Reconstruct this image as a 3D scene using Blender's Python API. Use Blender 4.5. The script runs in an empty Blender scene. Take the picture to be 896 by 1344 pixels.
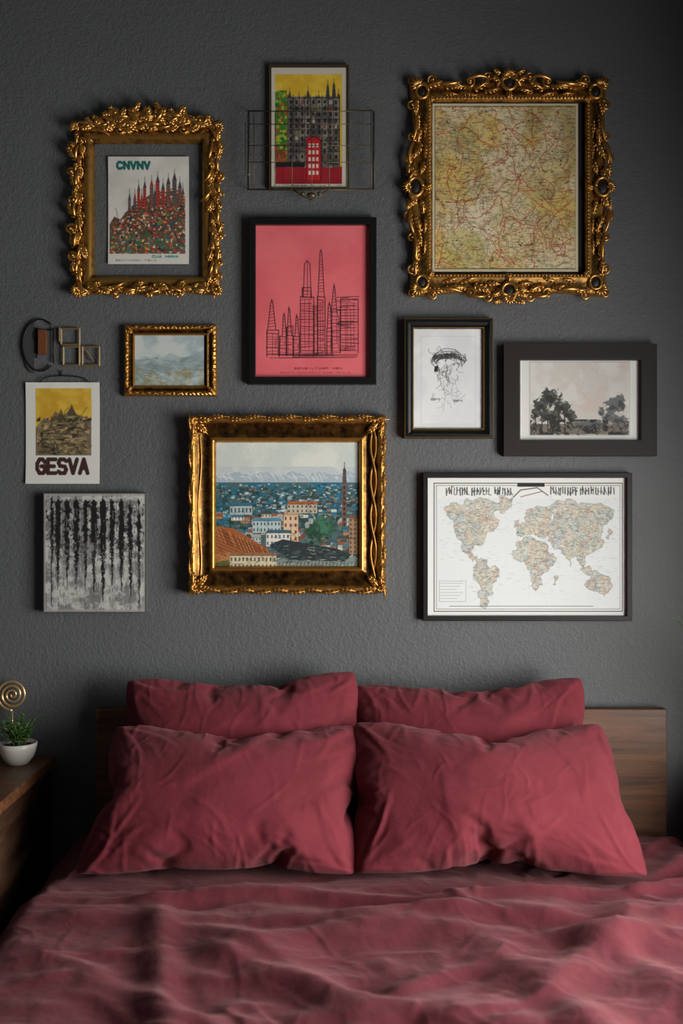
import bpy, bmesh, math, random, time
import numpy as np
from mathutils import Vector, Matrix, Euler
T0=time.time()
D=3.0; F=1350.0; CX,CY=448.0,672.0; ZC=1.5
scn=bpy.context.scene
scn.view_settings.view_transform='Standard'
scn.view_settings.look='None'
def W(px,py,h=0.0):
    s=(D-h)/F
    return ((px-CX)*s,-h,ZC-(py-CY)*s)
# ---------------------------------------------------------------- helpers
def link(o,parent=None):
    scn.collection.objects.link(o)
    if parent is not None: o.parent=parent
    return o
def empty(name,loc=(0,0,0)):
    e=bpy.data.objects.new(name,None); e.empty_display_size=0.05
    return link(e)
def mk(name,v,f,mat=None,smooth=False,parent=None):
    me=bpy.data.meshes.new(name); me.from_pydata([tuple(map(float,p)) for p in v],[],f); me.validate(); me.update()
    if smooth:
        me.polygons.foreach_set('use_smooth',[True]*len(me.polygons))
    o=bpy.data.objects.new(name,me)
    if mat: me.materials.append(mat)
    return link(o,parent)
def fixn(o):
    bm=bmesh.new(); bm.from_mesh(o.data); bmesh.ops.recalc_face_normals(bm,faces=bm.faces); bm.to_mesh(o.data); bm.free()
def box(name,x0,x1,y0,y1,z0,z1,mat=None,bev=0.0,parent=None,seg=2):
    v=[(x,y,z) for z in(z0,z1) for y in(y0,y1) for x in(x0,x1)]
    f=[(0,2,3,1),(4,5,7,6),(0,1,5,4),(2,6,7,3),(0,4,6,2),(1,3,7,5)]
    o=mk(name,v,f,mat,parent=parent)
    if bev>0:
        m=o.modifiers.new('bevel','BEVEL'); m.width=bev; m.segments=seg
    return o
class Acc:
    def __init__(s): s.v=[]; s.f=[]
    def tube(s,pts,rad,seg=6,cap=True,flat=1.0):
        pts=np.asarray(pts,float); n=len(pts)
        if np.isscalar(rad): rad=[rad]*n
        t=np.gradient(pts,axis=0); t/= (np.linalg.norm(t,axis=1)[:,None]+1e-12)
        ref=np.array([0,-1.0,0])
        b=len(s.v)
        for i in range(n):
            r=ref-t[i]*np.dot(ref,t[i])
            if np.linalg.norm(r)<1e-3:
                r=np.array([1.0,0,0])-t[i]*t[i][0]
            r/=np.linalg.norm(r); q=np.cross(t[i],r)
            for k in range(seg):
                a=2*math.pi*k/seg
                s.v.append(tuple(pts[i]+rad[i]*(math.cos(a)*r*flat+math.sin(a)*q)))
        for i in range(n-1):
            for k in range(seg):
                k2=(k+1)%seg
                s.f.append((b+i*seg+k,b+i*seg+k2,b+(i+1)*seg+k2,b+(i+1)*seg+k))
        if cap:
            s.f.append(tuple(b+k for k in range(seg))[::-1]); s.f.append(tuple(b+(n-1)*seg+k for k in range(seg)))
    def ball(s,c,r,sx=1,sy=1,sz=1,n=8,m=10):
        b=len(s.v)
        for i in range(n+1):
            th=math.pi*i/n
            for k in range(m):
                ph=2*math.pi*k/m
                s.v.append((c[0]+r*sx*math.sin(th)*math.cos(ph),c[1]+r*sy*math.sin(th)*math.sin(ph),c[2]+r*sz*math.cos(th)))
        for i in range(n):
            for k in range(m):
                k2=(k+1)%m
                s.f.append((b+i*m+k,b+(i+1)*m+k,b+(i+1)*m+k2,b+i*m+k2))
    def box(s,x0,x1,y0,y1,z0,z1):
        b=len(s.v)
        s.v+=[(x,y,z) for z in(z0,z1) for y in(y0,y1) for x in(x0,x1)]
        s.f+=[tuple(b+i for i in q) for q in [(0,2,3,1),(4,5,7,6),(0,1,5,4),(2,6,7,3),(0,4,6,2),(1,3,7,5)]]
    def lathe(s,prof,c,seg=32):
        b=len(s.v)
        for r,z in prof:
            for k in range(seg):
                a=2*math.pi*k/seg; s.v.append((c[0]+r*math.cos(a),c[1]+r*math.sin(a),c[2]+z))
        for i in range(len(prof)-1):
            for k in range(seg):
                k2=(k+1)%seg; s.f.append((b+i*seg+k,b+i*seg+k2,b+(i+1)*seg+k2,b+(i+1)*seg+k))
    def out(s,name,mat,parent=None,smooth=True):
        return mk(name,s.v,s.f,mat,smooth,parent)
# ---------------------------------------------------------------- materials
def s2l(c):
    c=np.asarray(c,float)/255.0
    return np.where(c<=0.04045,c/12.92,((c+0.055)/1.055)**2.4)
def col(c): l=s2l(c); return (float(l[0]),float(l[1]),float(l[2]),1)
class M:
    def __init__(s,name,base=(128,128,128),rough=0.6,metal=0.0,spec=None,**kw):
        s.m=bpy.data.materials.new(name); s.m.use_nodes=True; s.nt=s.m.node_tree
        s.b=s.nt.nodes['Principled BSDF']
        s.b.inputs['Base Color'].default_value=col(base); s.b.inputs['Roughness'].default_value=rough; s.b.inputs['Metallic'].default_value=metal
        if spec is not None: s.b.inputs['Specular IOR Level'].default_value=spec
    def n(s,t,**kw):
        nd=s.nt.nodes.new(t)
        for k,v in kw.items():
            if k in nd.inputs: nd.inputs[k].default_value=v
            else: setattr(nd,k,v)
        return nd
    def l(s,a,b): s.nt.links.new(a,b)
    def coord(s,scale=(1,1,1),kind='Object'):
        tc=s.n('ShaderNodeTexCoord'); mp=s.n('ShaderNodeMapping'); mp.inputs['Scale'].default_value=scale
        s.l(tc.outputs[kind],mp.inputs['Vector']); return mp.outputs[0]
    def noise(s,vec,scale,detail=4,rough=0.5,dist=0.0):
        nd=s.n('ShaderNodeTexNoise'); nd.inputs['Scale'].default_value=scale; nd.inputs['Detail'].default_value=detail
        nd.inputs['Roughness'].default_value=rough; nd.inputs['Distortion'].default_value=dist
        s.l(vec,nd.inputs['Vector']); return nd.outputs['Fac']
    def ramp(s,fac,stops):
        r=s.n('ShaderNodeValToRGB'); e=r.color_ramp.elements
        while len(e)<len(stops): e.new(0.5)
        for i,(p,c) in enumerate(stops): e[i].position=p; e[i].color=col(c) if len(c)==3 else c
        s.l(fac,r.inputs[0]); return r.outputs[0]
    def bump(s,h,strength,dist,prev=None):
        b=s.n('ShaderNodeBump'); b.inputs['Strength'].default_value=strength; b.inputs['Distance'].default_value=dist
        s.l(h,b.inputs['Height'])
        if prev is not None: s.l(prev,b.inputs['Normal'])
        s.l(b.outputs[0],s.b.inputs['Normal']); return b.outputs[0]
def wallmat(name,a,b,bs=0.55):
    m=M(name,a,0.6); v=m.coord()
    c=m.ramp(m.noise(v,1.6,4,.6),[(0.3,a),(0.7,b)]); m.l(c,m.b.inputs['Base Color'])
    n1=m.bump(m.noise(v,140,3,.6),bs,0.004)
    m.bump(m.noise(v,60,3,.5),bs*.7,0.005,n1)
    return m.m
mat_wall=wallmat('charcoal_wall_paint',(80,83,85),(87,90,92),.55)
mat_ceil=wallmat('ceiling_paint',(66,66,66),(72,72,71),.2)
def woodmat(name,c1,c2,c3,axis=0,rough=0.45):
    m=M(name,c2,rough); sc=[14,14,14]; sc[axis]=1.2
    v=m.coord(tuple(sc)); f=m.noise(v,2.2,6,.65,1.2)
    c=m.ramp(f,[(0.3,c1),(0.5,c2),(0.72,c3)]); m.l(c,m.b.inputs['Base Color'])
    m.bump(f,0.15,0.003); return m.m
mat_walnut=woodmat('walnut_wood',(54,31,18),(90,56,33),(112,74,45))
mat_walnut_dark=woodmat('dark_walnut_wood',(36,23,16),(60,40,27),(80,54,37),1)
mat_floor=woodmat('floor_oak',(80,55,38),(110,80,56),(130,96,68),1)
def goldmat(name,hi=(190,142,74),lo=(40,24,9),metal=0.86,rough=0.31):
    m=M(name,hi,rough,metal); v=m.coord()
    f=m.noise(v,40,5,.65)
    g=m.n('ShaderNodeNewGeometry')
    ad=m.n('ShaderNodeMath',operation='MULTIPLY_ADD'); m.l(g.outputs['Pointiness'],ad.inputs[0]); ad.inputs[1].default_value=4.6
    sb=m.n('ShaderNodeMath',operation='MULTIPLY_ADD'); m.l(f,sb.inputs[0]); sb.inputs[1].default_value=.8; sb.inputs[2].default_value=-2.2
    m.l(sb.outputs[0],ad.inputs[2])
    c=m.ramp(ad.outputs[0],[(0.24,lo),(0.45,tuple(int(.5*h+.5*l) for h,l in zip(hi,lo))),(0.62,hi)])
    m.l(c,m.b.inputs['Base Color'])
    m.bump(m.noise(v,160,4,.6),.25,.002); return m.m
mat_gold=goldmat('antique_gold')
mat_gold2=goldmat('aged_gold',(178,129,63),(34,20,8),.84,.33)
mat_brass=M('brass',(190,145,80),.3,.9).m
mat_recess=M('dark_recess',(22,14,8),.5).m
mat_black=M('black_lacquer',(13,13,14),.35,0,.4).m
mat_blackmatte=M('black_wood',(15,15,16),.5,0,.3).m
mat_brownblack=M('dark_brown_frame',(33,29,27),.55,0,.25).m
mat_silver=M('canvas_edge_grey',(92,92,92),.5,.3).m
mat_rub=goldmat('rubbed_edge_gold',(120,95,50),(25,20,12),.6,.4)
mat_wire=M('wire_bronze',(96,84,62),.4,.7).m
mat_iron=M('blackened_iron',(32,32,33),.45,.6).m
mat_copper=M('copper_piece',(120,72,44),.45,.3).m
mat_back=M('backing_card',(28,26,24),.8).m
mat_mat=M('white_mat_board',(222,222,218),.8).m
mat_ceramic=M('white_ceramic',(225,222,214),.25).m
mat_soil=M('soil',(40,28,20),.95).m
def leafmat(a,b):
    m=M('leaf_green',a,.5); c=m.ramp(m.noise(m.coord(),60,3),[(.3,a),(.7,b)]); m.l(c,m.b.inputs['Base Color']); return m.m
mat_leaf=leafmat((38,78,30),(92,130,52))
def artmat(name,rough=.75,coat=0.0,bump=0.0):
    m=M(name,(200,200,200),rough); a=m.n('ShaderNodeAttribute'); a.attribute_name='Col'
    m.l(a.outputs['Color'],m.b.inputs['Base Color'])
    m.b.inputs['Coat Weight'].default_value=coat; m.b.inputs['Coat Roughness'].default_value=.03
    m.b.inputs['Specular IOR Level'].default_value=.3
    if bump: m.bump(m.noise(m.coord(),260,4,.6),bump,.002)
    return m.m
mat_art=artmat('printed_paper'); mat_artg=artmat('glazed_print',.6,.3); mat_artp=artmat('painted_canvas',.5,0,.5)
def fabric(name,a,b,fold=1.0):
    m=M(name,a,.85); v=m.coord()
    c=m.ramp(m.noise(v,7,5,.6,.5),[(.3,a),(.7,b)]); m.l(c,m.b.inputs['Base Color'])
    m.b.inputs['Sheen Weight'].default_value=.22; m.b.inputs['Sheen Roughness'].default_value=.5
    m.b.inputs['Sheen Tint'].default_value=col((215,165,168)); m.b.inputs['Specular IOR Level'].default_value=.12
    n1=m.bump(m.noise(v,14,5,.6,1.6),.25*fold,.012)
    n2=m.bump(m.noise(v,50,4,.6,.8),.28*fold,.005,n1)
    m.bump(m.noise(v,800,2,.5),.35,.001,n2)
    return m.m
mat_pillow=fabric('raspberry_linen',(99,36,45),(110,43,52),.7)
mat_duvet=fabric('burgundy_linen',(80,31,39),(90,37,45),.9)
# ---------------------------------------------------------------- room
XL,XR,YF,ZT=-2.3,1.42,-4.2,3.15
box('floor',XL-.1,XR+.1,YF-.1,.1,-.1,0,mat_floor)
box('ceiling',XL-.1,XR+.1,YF-.1,.1,ZT,ZT+.1,mat_ceil)
box('wall_back',XL-.1,XR+.1,0,.1,0,ZT,mat_wall)
box('wall_left',XL-.1,XL,YF,0,0,ZT,mat_wall)
box('wall_front',XL-.1,XR+.1,YF-.1,YF,0,ZT,mat_wall)
WY0,WY1,WZ0,WZ1=-2.35,-.80,.60,2.30
wr=Acc()
wr.box(XR,XR+.1,YF,WY0,0,ZT); wr.box(XR,XR+.1,WY1,0,0,ZT); wr.box(XR,XR+.1,WY0,WY1,0,WZ0); wr.box(XR,XR+.1,WY0,WY1,WZ1,ZT)
wr.out('wall_right',mat_wall,smooth=False)
mat_trim=M('white_trim',(215,213,208),.5).m
wn=Acc()
for (a,b) in ((WY0,WY0+.05),(WY1-.05,WY1),((WY0+WY1)/2-.02,(WY0+WY1)/2+.02)): wn.box(XR+.03,XR+.08,a,b,WZ0,WZ1)
for (a,b) in ((WZ0,WZ0+.05),(WZ1-.05,WZ1),(1.56,1.60)): wn.box(XR+.03,XR+.08,WY0,WY1,a,b)
wn.out('window_1',mat_trim,smooth=False)
bb=box('baseboard_back',XL,XR,-.012,0,0,.09,mat_trim)
# ---------------------------------------------------------------- canvas rasteriser -> coloured mesh
def fbm(h,w,cell,octv=4,seed=0,gain=.5):
    r=np.random.default_rng(seed); out=np.zeros((h,w)); amp=1;tot=0
    for o in range(octv):
        c=max(cell/(2**o),1.0); gh,gw=int(h/c)+3,int(w/c)+3; g=r.random((gh,gw))
        y=np.arange(h)/c; x=np.arange(w)/c; yi=y.astype(int); xi=x.astype(int); fy=(y-yi); fx=(x-xi)
        fy=fy*fy*(3-2*fy); fx=fx*fx*(3-2*fx); fy=fy[:,None]; fx=fx[None,:]
        a=g[yi][:,xi]; b=g[yi][:,xi+1]; cc=g[yi+1][:,xi]; d=g[yi+1][:,xi+1]
        out+=amp*((a*(1-fx)+b*fx)*(1-fy)+(cc*(1-fx)+d*fx)*fy); tot+=amp; amp*=gain
    return out/tot
FONT={'C':[[(1,.15),(.7,0),(.3,0),(0,.3),(0,.7),(.3,1),(.7,1),(1,.85)]],'N':[[(0,1),(0,0),(1,1),(1,0)]],'V':[[(0,0),(.5,1),(1,0)]],
'G':[[(1,.2),(.7,0),(.3,0),(0,.3),(0,.7),(.3,1),(.8,1),(1,.8),(1,.5),(.55,.5)]],'E':[[(1,0),(0,0),(0,1),(1,1)],[(0,.5),(.8,.5)]],
'S':[[(1,.12),(.7,0),(.2,0),(0,.25),(.2,.48),(.8,.52),(1,.75),(.8,1),(.2,1),(0,.88)]],'A':[[(0,1),(.5,0),(1,1)],[(.2,.65),(.8,.65)]],
'I':[[(.5,0),(.5,1)]],'H':[[(0,0),(0,1)],[(1,0),(1,1)],[(0,.5),(1,.5)]],'M':[[(0,1),(0,0),(.5,.6),(1,0),(1,1)]],'P':[[(0,1),(0,0),(.9,0),(1,.25),(.9,.5),(0,.5)]],
'D':[[(0,0),(0,1),(.7,1),(1,.7),(1,.3),(.7,0),(0,0)]],'R':[[(0,1),(0,0),(.9,0),(1,.25),(.9,.5),(0,.5),(1,1)]],'T':[[(0,0),(1,0)],[(.5,0),(.5,1)]],'O':[[(0,.2),(.3,0),(.7,0),(1,.2),(1,.8),(.7,1),(.3,1),(0,.8),(0,.2)]],'L':[[(0,0),(0,1),(1,1)]],'U':[[(0,0),(0,.8),(.3,1),(.7,1),(1,.8),(1,0)]]}
class Cv:
    def __init__(s,x0,y0,x1,y1,bg,k=2.0):
        s.x0,s.y0,s.x1,s.y1,s.k=x0,y0,x1,y1,k
        s.w=int(round((x1-x0)*k))+1; s.h=int(round((y1-y0)*k))+1
        s.X=x0+np.arange(s.w)/k; s.Y=y0+np.arange(s.h)/k
        s.a=np.ones((s.h,s.w,3))*np.array(bg,float)
    def _b(s,x0,y0,x1,y1,m=2):
        i0=max(int((y0-s.y0-m)*s.k),0); i1=min(int((y1-s.y0+m)*s.k)+1,s.h); j0=max(int((x0-s.x0-m)*s.k),0); j1=min(int((x1-s.x0+m)*s.k)+1,s.w)
        return i0,i1,j0,j1
    def blend(s,i0,i1,j0,j1,al,c):
        if i1<=i0 or j1<=j0: return
        r=s.a[i0:i1,j0:j1]; r+= (np.array(c,float)-r)*al[...,None]
    def mask(s,pts):
        xs=[p[0] for p in pts]; ys=[p[1] for p in pts]
        i0,i1,j0,j1=s._b(min(xs),min(ys),max(xs),max(ys))
        if i1<=i0 or j1<=j0: return None
        X=s.X[None,j0:j1]; Y=s.Y[i0:i1,None]; m=np.zeros((i1-i0,j1-j0),bool)
        n=len(pts)
        for i in range(n):
            xa,ya=pts[i]; xb,yb=pts[(i+1)%n]
            if ya==yb: continue
            c=((ya>Y)!=(yb>Y))&(X<(xb-xa)*(Y-ya)/(yb-ya)+xa); m^=c
        return i0,i1,j0,j1,m
    def poly(s,pts,c,a=1.0):
        r=s.mask(pts)
        if r is None: return
        i0,i1,j0,j1,m=r; s.blend(i0,i1,j0,j1,m*a,c)
    def rect(s,x0,y0,x1,y1,c,a=1.0): s.poly([(x0,y0),(x1,y0),(x1,y1),(x0,y1)],c,a)
    def line(s,pts,w,c,a=1.0):
        for (xa,ya),(xb,yb) in zip(pts[:-1],pts[1:]):
            i0,i1,j0,j1=s._b(min(xa,xb),min(ya,yb),max(xa,xb),max(ya,yb),w+1)
            if i1<=i0 or j1<=j0: continue
            X=s.X[None,j0:j1]; Y=s.Y[i0:i1,None]; dx,dy=xb-xa,yb-ya; L=dx*dx+dy*dy+1e-9
            t=np.clip(((X-xa)*dx+(Y-ya)*dy)/L,0,1); d=np.hypot(X-xa-t*dx,Y-ya-t*dy)
            s.blend(i0,i1,j0,j1,np.clip((w/2-d)*s.k*.8+.5,0,1)*a*min(1,w*1.6),c)
    def circ(s,x,y,r,c,a=1.0,sy=1.0):
        i0,i1,j0,j1=s._b(x-r,y-r*sy,x+r,y+r*sy)
        if i1<=i0 or j1<=j0: return
        X=s.X[None,j0:j1]; Y=s.Y[i0:i1,None]; d=np.hypot(X-x,(Y-y)/sy); s.blend(i0,i1,j0,j1,np.clip((r-d)*s.k+.5,0,1)*a,c)
    def tint(s,x0,y0,x1,y1,c,cell,lo,hi,seed,a=1.0,octv=5):
        i0,i1,j0,j1=s._b(x0,y0,x1,y1,0); f=fbm(i1-i0,j1-j0,cell*s.k,octv,seed)
        s.blend(i0,i1,j0,j1,np.clip((f-lo)/(hi-lo),0,1)*a,c)
    def clump(s,x,y,rx,ry,c,seed,a=1.0,cell=5,thr=.35,rag=2.2):
        i0,i1,j0,j1=s._b(x-rx*1.5,y-ry*1.5,x+rx*1.5,y+ry*1.5,0)
        if i1<=i0 or j1<=j0: return
        X=s.X[None,j0:j1]; Y=s.Y[i0:i1,None]; d=((X-x)/rx)**2+((Y-y)/ry)**2
        f=fbm(i1-i0,j1-j0,cell*s.k,4,seed,.7); s.blend(i0,i1,j0,j1,np.clip(((1-d)+(f-.5)*rag-thr)*5,0,1)*a,c)
    def text(s,t,x,y,w,h,gap,th,c):
        for ch in t:
            for st in FONT.get(ch,[]): s.line([(x+p*w,y+q*h) for p,q in st],th,c)
            x+=w+gap
    def mesh(s,name,h,mat,parent,hf=None,bow=0.0):
        hf=h if hf is None else hf
        sc=(D-hf)/F
        XX,YY=np.meshgrid(s.X,s.Y); co=np.empty((s.h*s.w,3),np.float32)
        co[:,0]=((XX-CX)*sc).ravel(); co[:,2]=(ZC-(YY-CY)*sc).ravel(); co[:,1]=-h
        if bow: co[:,1]-= (bow*(np.abs(YY-(s.y0+s.y1)/2)/(s.y1-s.y0)*2)**3).ravel()
        me=bpy.data.meshes.new(name); nv=s.h*s.w; nf=(s.h-1)*(s.w-1)
        me.vertices.add(nv); me.vertices.foreach_set('co',co.ravel())
        idx=np.arange(nv).reshape(s.h,s.w); q=np.stack([idx[1:,:-1],idx[1:,1:],idx[:-1,1:],idx[:-1,:-1]],-1).reshape(-1)
        me.loops.add(nf*4); me.loops.foreach_set('vertex_index',q.astype(np.int32)); me.polygons.add(nf)
        me.polygons.foreach_set('loop_start',(np.arange(nf)*4).astype(np.int32)); me.update(calc_edges=True)
        at=me.color_attributes.new('Col','FLOAT_COLOR','POINT')
        cl=np.ones((nv,4),np.float32); cl[:,:3]=s2l(np.clip(s.a,0,255)).reshape(-1,3); at.data.foreach_set('color',cl.ravel())
        me.materials.append(mat); o=bpy.data.objects.new(name,me); return link(o,parent)
def U(a,b): return random.uniform(a,b)
random.seed(11)
def wander(x,y,ang,n,step,wig):
    p=[(x,y)]
    for _ in range(n):
        ang+=random.gauss(0,wig); x+=math.cos(ang)*step; y+=math.sin(ang)*step; p.append((x,y))
    return p
def frac(p,it=3,amp=.2):
    for _ in range(it):
        q=[]
        for i in range(len(p)):
            (x0,y0),(x1,y1)=p[i],p[(i+1)%len(p)]; k=max(-2.2*amp,min(2.2*amp,random.gauss(0,amp))); q+= [(x0,y0),((x0+x1)/2-(y1-y0)*k,(y0+y1)/2+(x1-x0)*k)]
        p=q
    return p
# ---- ring frames
def ring(name,rect,prof,mat,parent,hf,N=1,carve=None,smooth=False):
    x0,y0,x1,y1=rect; sc=(D-hf)/F; v=[];f=[]; n=4*N
    for j,(ins,h) in enumerate(prof):
        for sd in range(4):
            for i in range(N):
                t=i/N; di=dh=0
                if carve: di,dh=carve(j,sd,t)
                d=ins+di; a0,b0,a1,b1=x0+d,y0+d,x1-d,y1-d
                cs=[(a0,b0),(a1,b0),(a1,b1),(a0,b1)]; p=cs[sd]; q=cs[(sd+1)%4]
                px=p[0]+(q[0]-p[0])*t; py=p[1]+(q[1]-p[1])*t
                v.append(((px-CX)*sc,-max(h+dh,.0015),ZC-(py-CY)*sc))
    for j in range(len(prof)-1):
        for i in range(n):
            i2=(i+1)%n; f.append((j*n+i,j*n+i2,(j+1)*n+i2,(j+1)*n+i))
    o=mk(name,v,f,mat,smooth,parent); fixn(o); return o
def panel(name,rect,h,mat,parent,hf=None):
    x0,y0,x1,y1=rect; hf=h if hf is None else hf; sc=(D-hf)/F
    return mk(name,[((x-CX)*sc,-h,ZC-(y-CY)*sc) for x,y in((x0,y1),(x1,y1),(x1,y0),(x0,y0))],[(0,1,2,3)],mat,parent=parent)
print('setup',time.time()-T0)
# ================================================================ ARTWORKS
# 1 city poster inside the empty gold frame
c=Cv(142,206,248,347,(206,205,198)); c.tint(142,206,248,347,(190,190,184),30,.4,.7,1)
c.text('CNVNV',154,213,6.2,8.5,2.8,3.2,(25,95,92))
hx=[144,150,158,164,172,180,188,196,204,210,218,225,234,243]; hy=[294,284,288,280,272,264,262,256,256,250,252,247,250,252]
c.poly(list(zip(hx,hy))+[(243,334),(144,334)],(88,70,56)); c.poly([(144,306),(170,298),(200,308),(243,296),(243,334),(144,334)],(84,92,62),.5)
for _ in range(1500):
    x=U(144,243);y=U(248,333)
    if y<np.interp(x,hx,hy): continue
    w,h=U(.8,3.8),U(.8,3.4); p=random.choice([(182,56,46),(212,126,70),(72,104,60),(36,38,40),(222,208,180),(48,90,110),(160,60,50),(116,50,38),(196,86,60),(200,92,66),(214,190,150),(40,60,84)])
    if y>308 and random.random()<.45: p=random.choice([(50,130,140),(214,180,80),(180,60,60),(80,130,76),(60,100,120)])
    c.poly([(x,y),(x+w,y+U(-1,1)),(x+w+U(-1,1),y+h),(x+U(-1,1),y+h)],p,.85)
for x,t,b,w in((170,252,282,3.4),(182,240,274,3.6),(186,252,276,3),(190,236,272,4),(199,234,274,4.4),(203,246,272,3),(207,229,272,5),(214,238,270,4.4),(221,231,270,5),(229,226,270,5.4),(236,236,268,4.6),(177,252,278,3.6),(240,244,266,3)):
    cc=random.choice([(120,86,74),(168,58,50),(150,90,64),(90,84,84)]); c.rect(x-w/2,t+10,x+w/2,b,cc); c.poly([(x-w/2-.5,t+11),(x,t),(x+w/2+.5,t+11)],random.choice([(70,64,68),(150,54,46),(56,78,84)]))
    c.line([(x,t-4),(x,t+3)],.6,(60,60,62)); c.line([(x-w/2,t+11),(x-w/2,b)],.5,(40,30,30),.7)
    for k in range(6): c.line([(x-1.2,t+14+k*4),(x+1.2,t+14+k*4)],.7,(34,34,36))
for _ in range(34): c.line(wander(U(148,236),U(270,330),U(-.9,.2),9,2.4,.4),.6,(30,30,32),.7)
for _ in range(9): x,y=U(160,240),U(276,326); c.clump(x,y,U(3,5),U(2,4),random.choice([(50,96,54),(84,128,66)]),random.randint(0,9999))
c.rect(142,333.5,248,347,(204,203,196)); c.rect(243.3,240,248,340,(204,203,196)); c.rect(142,240,144,340,(204,203,196))
c.text('CUA HMMA',200,335.5,3,2.8,1.4,.9,(40,120,120)); c.text('SENTACON TSLA',152,341,2.6,1.6,1.6,.5,(90,90,90))
poster=empty('city_hill_poster'); c.mesh('poster_sheet',.004,mat_art,poster,bow=.003); panel('poster_back',(142,206,248,347),.002,mat_back,poster,.004)
# 2 top poster
c=Cv(356,88,455,245,(196,190,176)); c.rect(361,97,449,241,(206,168,46)); c.tint(361,97,449,130,(222,190,70),14,.4,.7,2)
c.tint(361,118,376,240,(64,120,48),6,.3,.45,3); 
for _ in range(90): c.circ(U(361,376),U(122,225),U(.8,2.2),random.choice([(50,110,45),(170,190,50),(200,60,40),(30,80,50)]),.8)
c.rect(361,218,449,241,(150,30,40)); c.rect(361,196,376,218,(150,40,40),.6)
c.rect(377,126,446,219,(88,84,80)); c.tint(377,126,446,219,(134,128,116),8,.45,.65,4)
for x,yt in((380,118),(392,124),(404,116),(418,122),(430,108),(438,106),(444,120)):
    c.poly([(x-3,128),(x-1.5,yt+5),(x,yt),(x+1.5,yt+5),(x+3,128)],(66,64,62)); c.line([(x,yt-4),(x,yt+3)],.6,(46,44,42))
for i in range(9):
    for j in range(11):
        x,y=380+i*7.4,131+j*8; c.rect(x,y,x+U(2.4,4),y+U(3.6,5.6),(30,30,34) if random.random()<.78 else random.choice([(180,176,160),(140,60,50),(110,120,60)]),.85); 
for i in range(10): c.line([(377+i*7.6,124),(377+i*7.6,218)],.7,(28,28,30))
for j in range(7): c.line([(377,128+j*14),(446,128+j*14)],.7,(30,30,32))
for _ in range(60): x,y=U(378,444),U(128,216); c.line([(x,y),(x+U(-2,2),y+U(2,7))],.8,(26,26,28),.8)
c.rect(402,180,421,236,(186,38,44)); c.line([(402,236),(402,184),(411,178),(421,184),(421,236)],1.2,(90,14,20))
for j in range(5):
    for i in range(3): c.rect(405+i*5,188+j*9,408+i*5,193+j*9,(225,205,195))
c.rect(361,212,400,219,(30,28,30)); c.text('GENSIN VA',384,243,3,0.1,2,.6,(80,60,40))
tp=empty('gothic_building_poster'); c.mesh('poster_print',.012,mat_artg,tp,.016)
ring('thin_frame',(353,84.5,458,248),[(0,0),(0,.016),(2.4,.016),(2.6,.011)],mat_wire,tp,.016)
panel('poster_back',(354,86,457,247),.004,mat_back,tp,.016)
# 3 vintage road map
c=Cv(568,133,760,355,(200,180,128))
c.tint(568,133,760,355,(206,176,86),46,.46,.6,5,.6); c.tint(568,133,760,355,(154,146,92),30,.5,.7,6,.6); c.tint(568,133,760,355,(214,202,168),52,.48,.62,7,.9); c.tint(568,133,760,355,(150,118,76),5,.5,.8,8,.5)
c.circ(632,172,30,(206,172,70),.35); c.circ(610,180,20,(150,148,80),.3); c.circ(660,290,46,(220,210,182),.4); c.circ(610,325,26,(176,166,84),.4); c.circ(725,205,24,(206,192,146),.5)
for _ in range(270): c.line(wander(U(568,760),U(133,355),U(0,6.28),int(U(8,30)),2.6,.45),.55,(104,76,48),.6)
for _ in range(90): c.line(wander(U(568,760),U(133,355),U(0,6.28),int(U(10,26)),2.6,.3),.9,random.choice([(176,60,40),(186,90,48),(156,48,36)]),.75)
for _ in range(34): c.line(wander(U(568,760),U(133,355),U(0,6.28),30,2.8,.45),.6,(92,124,124),.6)
for _ in range(1300):
    x,y=U(570,757),U(135,352); L=U(2,6); c.line([(x,y),(x+L,y+U(-.4,.4))],.6,(60,42,28),.65)
for _ in range(220): c.circ(U(570,757),U(135,352),U(.5,1.2),random.choice([(156,46,32),(60,44,32)]),.85)
c.line([(571,137),(757,137),(757,351),(571,351),(571,137)],1.2,(90,74,48)); 
for a,b,e,g in((568,133,571,355),(757,133,760,355),(568,133,760,136),(568,352,760,355)): c.rect(a,b,e,g,(196,188,160))
mapf=empty('baroque_gold_framed_road_map'); c.mesh('road_map_print',.014,mat_art,mapf,.03)
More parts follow.
